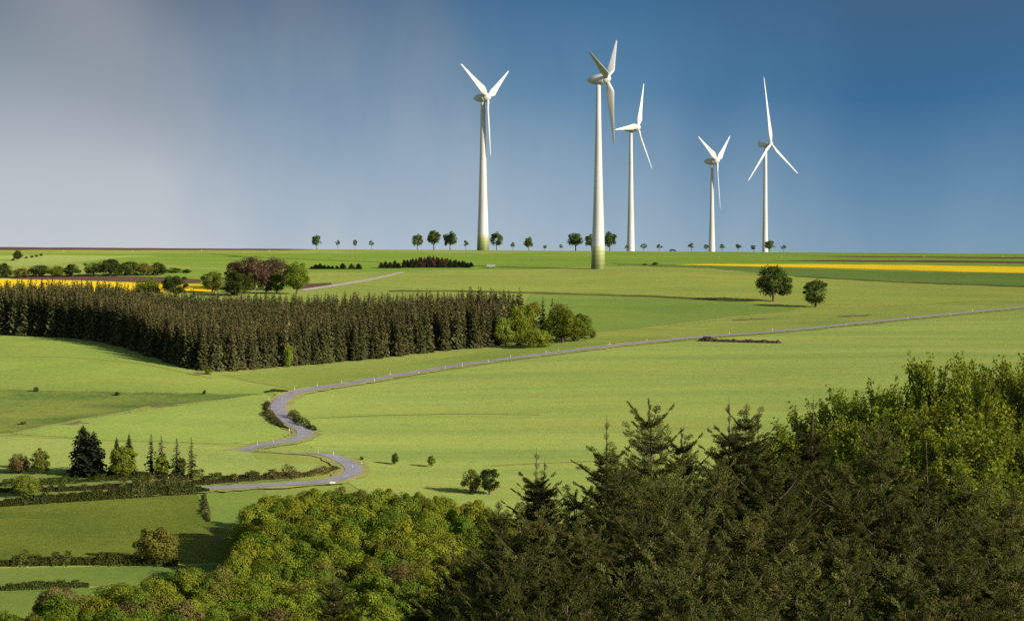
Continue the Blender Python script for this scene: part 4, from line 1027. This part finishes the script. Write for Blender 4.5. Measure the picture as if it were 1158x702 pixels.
# ------------------------------------------------------------------ near trees: detailed conifers
def needle_spray(seed, n_side=6, needles=20):
    """unit spray along +X in the XY plane: axis + side twiglets, all carrying needles. Returns quads and tint"""
    r = np.random.default_rng(seed); Q = []; axes = [(np.zeros(3), np.array([1.0, 0, 0]), 1.0)]
    for i in range(n_side):
        t = .15 + .7 * i / n_side; s = 1 if i % 2 else -1; a = s * (.75 + .15 * r.random())
        axes.append((np.array([t, 0, 0]), np.array([math.cos(a), math.sin(a), -.12 + .1 * r.normal()]), .48 * (1.05 - t) + .12))
    for o, d, ln in axes:
        d = d / np.linalg.norm(d); nn = int(needles * (ln ** .7) * 1.6) + 4
        p = np.cross(d, [0, 0, 1.0]); p /= np.linalg.norm(p); q = np.cross(d, p)
        for k in range(nn):
            t = (k + r.random()) / nn; az = r.random() * 6.28; c = o + d * ln * t
            nd = d * .75 + (p * math.cos(az) + q * math.sin(az)) * .75; nd /= np.linalg.norm(nd); L_ = .125 * (.8 + .4 * r.random())
            sd = np.cross(nd, r.normal(0, 1, 3)); sd /= np.linalg.norm(sd); sd *= .027
            e = c + nd * L_; m = c + nd * L_ * .5
            Q.append([c, m + sd, e, m - sd])
        Q.append([o, o + p * .012, o + d * ln, o - p * .012]); 
    return np.array(Q)
SPRAYS = [needle_spray(40 + i) for i in range(4)]

def near_conifer(name, seed, depth=9.0, H=16.0, spread=.34, droop=.25, leader=.9, dens=1.0, mat="needle_near", bare=0.12, rmax=3.0):
    """upper crown in full detail; the tree is H tall, the crown reaches `depth` below the tip"""
    r = np.random.default_rng(seed); tb = Tubes(); wood = Tubes()
    wob = lambda z: np.array([.06 * math.sin(z * .9 + seed), .06 * math.cos(z * .7 + seed), 0])
    tb.add([tuple(np.array([0, 0, z]) + wob(z) * (0 if z < 1 else 1)) for z in (-1, 2, H * .4, H - depth, H - depth * .6, H - depth * .3, H - 1.2, H - .5, H)], [.26, .2, .16, .12, .09, .055, .022, .014, .008], 6)
    frames = []      # origin, dir, up, length
    def put(o, d, up, ln): frames.append((o, d, up, ln))
    z = H - leader
    # needles on the leader itself
    for k in range(4): put(np.array([0, 0, H - leader * (1.0 - .22 * k)]) + wob(H), np.array([.10 * r.normal(), .10 * r.normal(), 1.0]), np.array([1.0, 0, 0]), .28)
    lev = 0
    while z > H - depth:
        dz = H - z; nb = 5 if dz < 2 else 6
        whorl = lev % 2 == 0
        if not whorl: nb = 4
        for k in range(nb):
            a = 2 * math.pi * (k + .5 * r.random()) / nb + lev * 1.1
            ln = min(rmax, .22 + spread * dz ** .92) * (.72 + .5 * r.random()) * (1.0 if whorl else .62)
            el = .85 - .42 * min(1, dz / 2.2) - (droop + .25 * r.random()) * min(1, dz / 6.0)        # rising near the tip, lower down flat
            dv = np.array([math.cos(a) * math.cos(el), math.sin(a) * math.cos(el), math.sin(el)])
            o = np.array([0, 0, z]) + wob(z); n = max(2, int(ln / .11 * dens)); pts = []
            curve = .28 * (1 - droop)
            for q in range(n + 1):
                t = q / n; pts.append(o + dv * ln * t + np.array([0, 0, curve * ln * t * t * .5 - droop * .25 * ln * math.sin(t * math.pi)]))
            wood.add([tuple(p) for p in pts[::max(1, n // 5)]] + [tuple(pts[-1])], list(np.linspace(.012 + .009 * ln, .004, len(pts[::max(1, n // 5)]) + 1)), 4)
            isbare = r.random() < bare and dz > 2
            for q in range(n + 1):
                t = q / n
                if t < .12 and ln > .8: continue
                if isbare and r.random() < .75: continue
                p = pts[q]; ax = pts[min(q + 1, n)] - pts[max(q - 1, 0)]; ax /= np.linalg.norm(ax)
                sd = np.cross(ax, [0, 0, 1.0]); sd /= max(np.linalg.norm(sd), 1e-6)
                if q == n: put(p, ax, np.cross(sd, ax), .24 + .1 * r.random()); continue
                for s in (-1, 1):
                    if r.random() < .12: continue
                    b = .8 + .2 * r.random(); d = ax * math.cos(b) + sd * s * math.sin(b) + np.array([0, 0, -.28 * droop + .22 * r.normal()])
                    put(p, d / np.linalg.norm(d), np.cross(sd, ax), (.15 + .30 * min(1.0, ln) * (1.05 - t)) * (.75 + .5 * r.random()))
        z -= (.31 if dz < 2.6 else .27) * (.85 + .3 * r.random()); lev += 1
    O = np.array([f[0] for f in frames]); D = unit(np.array([f[1] for f in frames])); U = np.array([f[2] for f in frames]); Ln = np.array([f[3] for f in frames])
    S = unit(np.cross(U, D)); U = np.cross(D, S); out, tin = [], []
    which = r.integers(0, len(SPRAYS), len(O)); ft = r.random(len(O))
    for w in range(len(SPRAYS)):
        m = which == w; q = SPRAYS[w]
        V = O[m][:, None, None, :] + Ln[m][:, None, None, None] * (q[None, ..., 0:1] * D[m][:, None, None, :] + q[None, ..., 1:2] * S[m][:, None, None, :] + q[None, ..., 2:3] * U[m][:, None, None, :])
        out.append(V.reshape(-1, 4, 3)); tin.append((.6 * ft[m][:, None] + .4 * r.random((m.sum(), len(q)))).ravel())
    Q = np.concatenate(out); print(name, len(O), "sprays", len(Q), "quads")
    return tb.mesh(name + "_trunk", "bark"), quads_mesh(name + "_crown", Q, [mat], tint=np.concatenate(tin)), wood.mesh(name + "_branches", "twig_wood")
NEAR = [near_conifer("near_a", 1, depth=8.0, spread=.33, droop=.10, leader=1.5, bare=.04),
        near_conifer("near_b", 2, depth=8.0, spread=.42, droop=.20, leader=.8, bare=.04),
        near_conifer("near_c", 3, depth=7.0, spread=.75, droop=.42, leader=.45, mat="needle_near_brown", bare=.10, rmax=2.8),
        near_conifer("near_d", 4, depth=6.5, spread=.95, droop=.40, leader=.35, mat="needle_near_brown", bare=.12, rmax=3.0)]
def near_tree(v, px, top, Y, label, group=None, s=1.0, mat=None, tilt=0.0):
    tip = at_depth(px, top, Y); zb = float(tz(tip.x, Y)); hh = tip.z - zb
    root = empty("spruce_tree", (tip.x, Y, zb)); tag(root, label, "tree", group)
    root.rotation_euler = (random.uniform(-.03, .03), tilt, 0)
    z0 = hh - 16.0 * s
    tr, cr, br = NEAR[v]; rz = (px * 1.7) % 6.28
    for nm, me in (("trunk", tr), ("crown", cr), ("branches", br)):
        o = link(nm, me, root); o.location = (0, 0, z0); o.scale = (s, s, s); o.rotation_euler = (0, 0, rz)
        if nm == "crown" and mat: o.material_slots[0].link = 'OBJECT'; o.material_slots[0].material = MATS[mat]
    # the trunk reaches the ground on a slope
    if z0 > .6:
        t2 = Tubes(); t2.add([(0, 0, -.5), (0, 0, z0 + 1)], [.3, .24], 6); link("trunk_base", t2.mesh("trunk_base", "bark"), root)
    return root
for v, px, tp, Y, s, lab in [
    (0, 605, 505, 70, .78, "slim young spruce tip at the left of the dark thicket, tall leader above a twin"),
    (0, 615.5, 517, 69, .74, "slim young spruce whose leader stands just right of a taller twin leader"),
    (0, 688.5, 469, 68, .92, "spruce with a long bare leader, left of the tallest dark spruce tip"),
    (1, 735, 450, 66, 1.0, "tallest dark spruce tip left of centre in the thicket, with forked upright shoots"),
    (1, 772, 484, 70, .9, "spruce shoulder between the tallest dark tip and the triple-tipped group"),
    (0, 823.5, 449, 70, .95, "left leader of the triple-tipped spruce group above the open field"),
    (1, 841, 456, 69, .9, "middle leader of the triple-tipped spruce group above the open field"),
    (0, 858, 462, 71, .85, "right leader of the triple-tipped spruce group above the open field"),
    (0, 919, 447, 68, .9, "lone slender spruce tip in front of bright leafy branches"),
    (1, 566, 566, 66, .85, "low spruce at the left fringe of the dark thicket"),
    (0, 512, 608, 62, .75, "small spruce tip furthest left in the thicket, against the yellow wood"),
    (1, 536, 618, 60, .8, "small dark spruce right of the furthest left spruce tip"),
    (2, 648, 556, 63, .9, "drooping spruce between the twin leaders and the bare leader spruce"),
    (2, 997, 488, 62, .95, "brownish spruce with ragged top below the tallest leafy branches"),
    (0, 1046, 497, 66, .9, "thin spruce rising in front of the tallest leafy tree"),
    (2, 1100, 548, 62, 1.0, "brownish spruce at the right, in front of leafy branches"),
    (2, 1146, 560, 58, 1.0, "brownish spruce at the right frame edge"),
    (0, 378, 627, 60, .55, "thin dark spruce tip standing alone before the yellow wood at the bottom edge"),
    (0, 474, 646, 60, .62, "small dark spruce tip at the bottom edge left of the thicket"),
    ]: near_tree(v, px, tp, Y, lab, s=s)
fill = [(700, 530, 62), (760, 545, 58), (810, 525, 63), (870, 530, 61), (930, 548, 63), (960, 560, 56), (890, 575, 54), (840, 590, 53), (780, 600, 52), (720, 590, 55), (665, 600, 54), (610, 590, 58), (590, 630, 54), (640, 650, 50), (700, 650, 48), (560, 660, 52), (520, 670, 55), (760, 650, 47), (830, 650, 46), (900, 640, 48), (960, 610, 50), (1020, 572, 55), (1060, 590, 52), (1010, 640, 47), (1080, 640, 46), (1130, 600, 53), (1150, 630, 47), (940, 690, 43), (1040, 690, 42), (860, 700, 42), (1120, 700, 42), (780, 700, 42), (1180, 590, 55), (740, 565, 57), (905, 528, 66), (950, 535, 66), (680, 690, 44), (610, 695, 46)]
for k, (px, tp, Y) in enumerate(fill):
    brown = k % 3 != 0
    near_tree(3 if k % 2 else 2, px, tp, Y, "brown-tinged spruce with drooping sprays filling the dark thicket" if brown else "olive spruce with drooping sprays filling the dark thicket", "brown-tinged thicket spruces" if brown else "olive thicket spruces", s=.85 + .25 * ((k * 37) % 10) / 10, mat=None if brown else "needle_near")

# near broadleaf trees, right
def near_leafy(name, seed, H=17.0, depth=8.0, width=6.4, leaf=.125):
    r = np.random.default_rng(seed); wood = Tubes(); P, Nn = [], []
    wood.add([(0, 0, -1), (.05, 0, H * .3), (.0, .1, H * .55), (.1, 0, H * .8)], [.3, .22, .14, .05], 7)
    n_l = 40
    for i in range(n_l):
        f = i / (n_l - 1); a = i * 2.4 + r.random(); z0 = H - depth * 1.05 + depth * .72 * f
        ln = width * .5 * (1.05 - .75 * f) * (.7 + .5 * r.random()); rise = 0
        s = np.array([0, 0, z0]); e = s + np.array([math.cos(a) * ln, math.sin(a) * ln, 0])
        e[2] = max(z0 + .2, H - (ln / (width * .5)) ** 1.5 * depth * .30 - r.random() * 1.5)
        mid = (s + e) / 2 + np.array([math.cos(a), math.sin(a), 0]) * ln * .14
        wood.add([s, mid, e], [.05, .03, .01], 5)
        for j in range(15):
            t = .22 + .78 * j / 14; b = (1 - t) ** 2 * s + 2 * t * (1 - t) * mid + t * t * e
            d = unit((e - s) + r.normal(0, .8, 3) * ln + np.array([0, 0, .9])); l2 = (.45 + .75 * r.random()) * (1.25 - .4 * t)
            tip = b + d * l2; tip[2] = min(tip[2], H + .1)
            wood.add([b, (b + tip) / 2 + r.normal(0, .05, 3), tip], [.014, .009, .004], 3)
            m = int(30 + 20 * r.random()); tt = r.random(m) ** .8
            c = b + (tip - b) * tt[:, None] + r.normal(0, .12, (m, 3)) * (1.15 - .5 * tt[:, None])
            P.append(c); Nn.append(np.tile(d, (m, 1)) * .3 + r.normal(0, .5, (m, 3)) + np.array([0, 0, .5]))
    P = np.concatenate(P); Nn = np.concatenate(Nn); Q = leaf_quads(P, Nn, leaf, jit=.4, aspect=.75, r=r)
    print(name, len(Q), "leaves")
    return wood.mesh(name + "_limbs", "grey_bark"), quads_mesh(name + "_crown", Q, ["leaf_near"], tint=r.random(len(Q)))
LEAFY = [near_leafy("leafy_a", 1), near_leafy("leafy_b", 2, width=7.0), near_leafy("leafy_c", 5, width=5.8)]
for k, (v, px, tp, Y, s, lab) in enumerate([
    (0, 1068, 393, 82, 1.0, "tallest leafy tree with two ragged upright tufts against the field at the right"),
    (1, 1132, 388, 84, 1.05, "leafy tree with a single high shoot near the right frame edge"),
    (2, 1172, 405, 80, 1.0, "leafy tree cut by the right frame edge"),
    (0, 1010, 424, 84, .95, "leafy tree left of the tallest one, with a few thin shoots"),
    (1, 962, 428, 86, .95, "leafy tree at the left end of the bright leafy group"),
    (2, 905, 486, 86, .8, "low leafy tree behind the lone slender spruce tip"),
    (1, 1040, 446, 78, .9, "leafy tree below and left of the tallest leafy one"),
    (2, 1100, 450, 76, .9, "leafy tree filling the gap under the two highest leafy tops"),
    (0, 985, 462, 78, .85, "leafy tree under the left end of the bright leafy group"),
    (2, 1120, 520, 66, .75, "yellowish leafy tree low at the right among brownish spruces"),
    (0, 720, 520, 80, .6, "yellow-green leafy tree glimpsed behind the tallest dark spruce tip"),
    (2, 575, 590, 74, .55, "yellow-green leafy sapling at the left fringe of the thicket"),
    (1, 800, 520, 84, .7, "leafy tree glimpsed between the tall spruce tips"),
    (0, 1085, 470, 70, .8, "leafy tree low in front of the two highest leafy tops"),
    (1, 1150, 470, 72, .85, "leafy tree at the right frame edge, below the single high shoot"),
    (2, 935, 452, 84, .85, "leafy tree right behind the lone slender spruce tip"),
    (1, 1020, 480, 72, .8, "leafy tree above the brownish ragged-topped spruce"),
    (1, 860, 510, 88, .7, "leafy tree glimpsed behind the triple-tipped spruce group")]):
    tip = at_depth(px, tp, Y); zb = float(tz(tip.x, Y)); z0 = tip.z - zb - 17.0 * s
    root = empty("leafy_tree", (tip.x, Y, zb)); tag(root, lab, "tree")
    for nm, me in (("trunk", LEAFY[v][0]), ("crown", LEAFY[v][1])):
        o = link(nm, me, root); o.location = (0, 0, z0); o.scale = (s * (.66 if tp < 432 else 1), s * (.66 if tp < 432 else 1), s); o.rotation_euler = (0, 0, px * .9 % 6.28)
    if z0 > .6:
        t2 = Tubes(); t2.add([(0, 0, -.5), (0, 0, z0 + 1)], [.32, .28], 6); link("trunk_base", t2.mesh("trunk_base", "bark"), root)

# ------------------------------------------------------------------ light and sky
SUN_AZ = Vector((0.84, -0.54)).normalized(); SUN_EL = R(21)
sd = Vector((SUN_AZ.x * math.cos(SUN_EL), SUN_AZ.y * math.cos(SUN_EL), math.sin(SUN_EL)))
sl = bpy.data.lights.new("sun", 'SUN'); sl.energy = 4.6; sl.angle = R(.5); sl.color = (1.0, .93, .80)
so = bpy.data.objects.new("sun", sl); COL.objects.link(so); so.rotation_euler = sd.to_track_quat('Z', 'Y').to_euler(); so.location = (0, 0, 200)

world = bpy.data.worlds.new("World"); scene.world = world; world.use_nodes = True
nt = world.node_tree; nt.nodes.clear(); out = nt.nodes.new("ShaderNodeOutputWorld")
sky = nt.nodes.new("ShaderNodeTexSky"); sky.sky_type = 'NISHITA'; sky.sun_disc = False; sky.sun_elevation = SUN_EL
sky.sun_rotation = math.atan2(SUN_AZ.x, SUN_AZ.y)
bg1 = N(nt, "ShaderNodeBackground", Strength=.085); L(nt, sky.outputs[0], bg1.inputs[0])
# storm cloud bank standing in the north: elevation and azimuth drive its colours
tc = N(nt, "ShaderNodeTexCoord"); sp = N(nt, "ShaderNodeSeparateXYZ"); L(nt, tc.outputs["Generated"], sp.inputs[0])
az = N(nt, "ShaderNodeMath", operation='ARCTAN2'); L(nt, sp.outputs[0], az.inputs[0]); L(nt, sp.outputs[1], az.inputs[1])      # 0 = north, + east
def math_(op, a, b=None, clamp=False):
    n = N(nt, "ShaderNodeMath", operation=op); n.use_clamp = clamp
    for s, v in ((0, a), (1, b)):
        if v is None: continue
        if isinstance(v, (int, float)): n.inputs[s].default_value = v
        else: L(nt, v, n.inputs[s])
    return n.outputs[0]
EL = math_('ARCSINE', sp.outputs[2])
def mrange(v, a, b, c=0.0, d=1.0, smooth=True):
    n = N(nt, "ShaderNodeMapRange"); n.interpolation_type = 'SMOOTHSTEP' if smooth else 'LINEAR'
    L(nt, v, n.inputs[0])
    for k, q in ((1, a), (2, b), (3, c), (4, d)): n.inputs[k].default_value = q
    return n.outputs[0]
azw = az.outputs[0]
comb = N(nt, "ShaderNodeCombineXYZ"); L(nt, azw, comb.inputs[0]); L(nt, EL, comb.inputs[1])
mp = N(nt, "ShaderNodeMapping"); mp.inputs["Rotation"].default_value = (0, 0, R(-24)); mp.inputs["Scale"].default_value = (9, 4, 1); L(nt, comb.outputs[0], mp.inputs[0])
nz = N(nt, "ShaderNodeTexNoise", Scale=1.0, Detail=6.0, Roughness=.5); L(nt, mp.outputs[0], nz.inputs["Vector"])
nzs = math_('MULTIPLY', math_('SUBTRACT', nz.outputs[0], .5), .30)
elw = math_('ADD', EL, math_('MULTIPLY', nzs, .05))
E0, E1 = -.004, .105
elf = mrange(elw, E0, E1, smooth=False)
SK = 0.555
def c_(t): return tuple((v / 255 / 12.92 if v / 255 < .04045 else ((v / 255 + .055) / 1.055) ** 2.4) * SK for v in t)
rl = ramp(nt, elf, [(0.0, c_((196, 201, 207))), (.30, c_((184, 191, 199))), (.62, c_((150, 161, 173))), (1.0, c_((108, 120, 136)))])          # left: grey rain veil
rm = ramp(nt, elf, [(0.0, c_((170, 187, 201))), (.25, c_((144, 169, 190))), (.60, c_((92, 134, 168))), (1.0, c_((60, 106, 147)))])            # middle
rr_ = ramp(nt, elf, [(0.0, c_((124, 155, 179))), (.25, c_((97, 137, 169))), (.6, c_((60, 108, 149))), (1.0, c_((66, 98, 131)))])             # right: deep storm blue
aza = math_('ADD', azw, nzs)
m1 = mixc(nt, mrange(aza, -.15, .01), rl.outputs[0], rm.outputs[0])
m2 = mixc(nt, mrange(aza, -.03, .22), m1, rr_.outputs[0])
# slanting rain veil at the upper left
veil = math_('ADD', math_('ADD', azw, math_('MULTIPLY', EL, .7)), .108)
vz = math_('ADD', veil, math_('MULTIPLY', nzs, .12))
vm = math_('MULTIPLY', mrange(math_('ABSOLUTE', vz), .05, 0.0), mrange(EL, .02, .09))
m3 = mixc(nt, math_('MULTIPLY', vm, .65), m2, c_((146, 153, 166)))
bg2 = N(nt, "ShaderNodeBackground", Strength=1.0); L(nt, m3, bg2.inputs[0])
mask = math_('MULTIPLY', mrange(math_('ABSOLUTE', azw), .9, .45), mrange(EL, .45, .2))
mx = N(nt, "ShaderNodeMixShader"); L(nt, mask, mx.inputs[0]); L(nt, bg1.outputs[0], mx.inputs[1]); L(nt, bg2.outputs[0], mx.inputs[2])
L(nt, mx.outputs[0], out.inputs[0])

vs = scene.view_settings; scene.display_settings.display_device = 'sRGB'
vs.view_transform = 'Standard'; vs.look = 'None'; vs.gamma = 1.0; vs.exposure = 0.85; vs.use_curve_mapping = False
scene.render.engine = 'CYCLES'
scene.cycles.max_bounces = 6; scene.cycles.diffuse_bounces = 3; scene.cycles.transmission_bounces = 3; scene.cycles.use_denoising = False
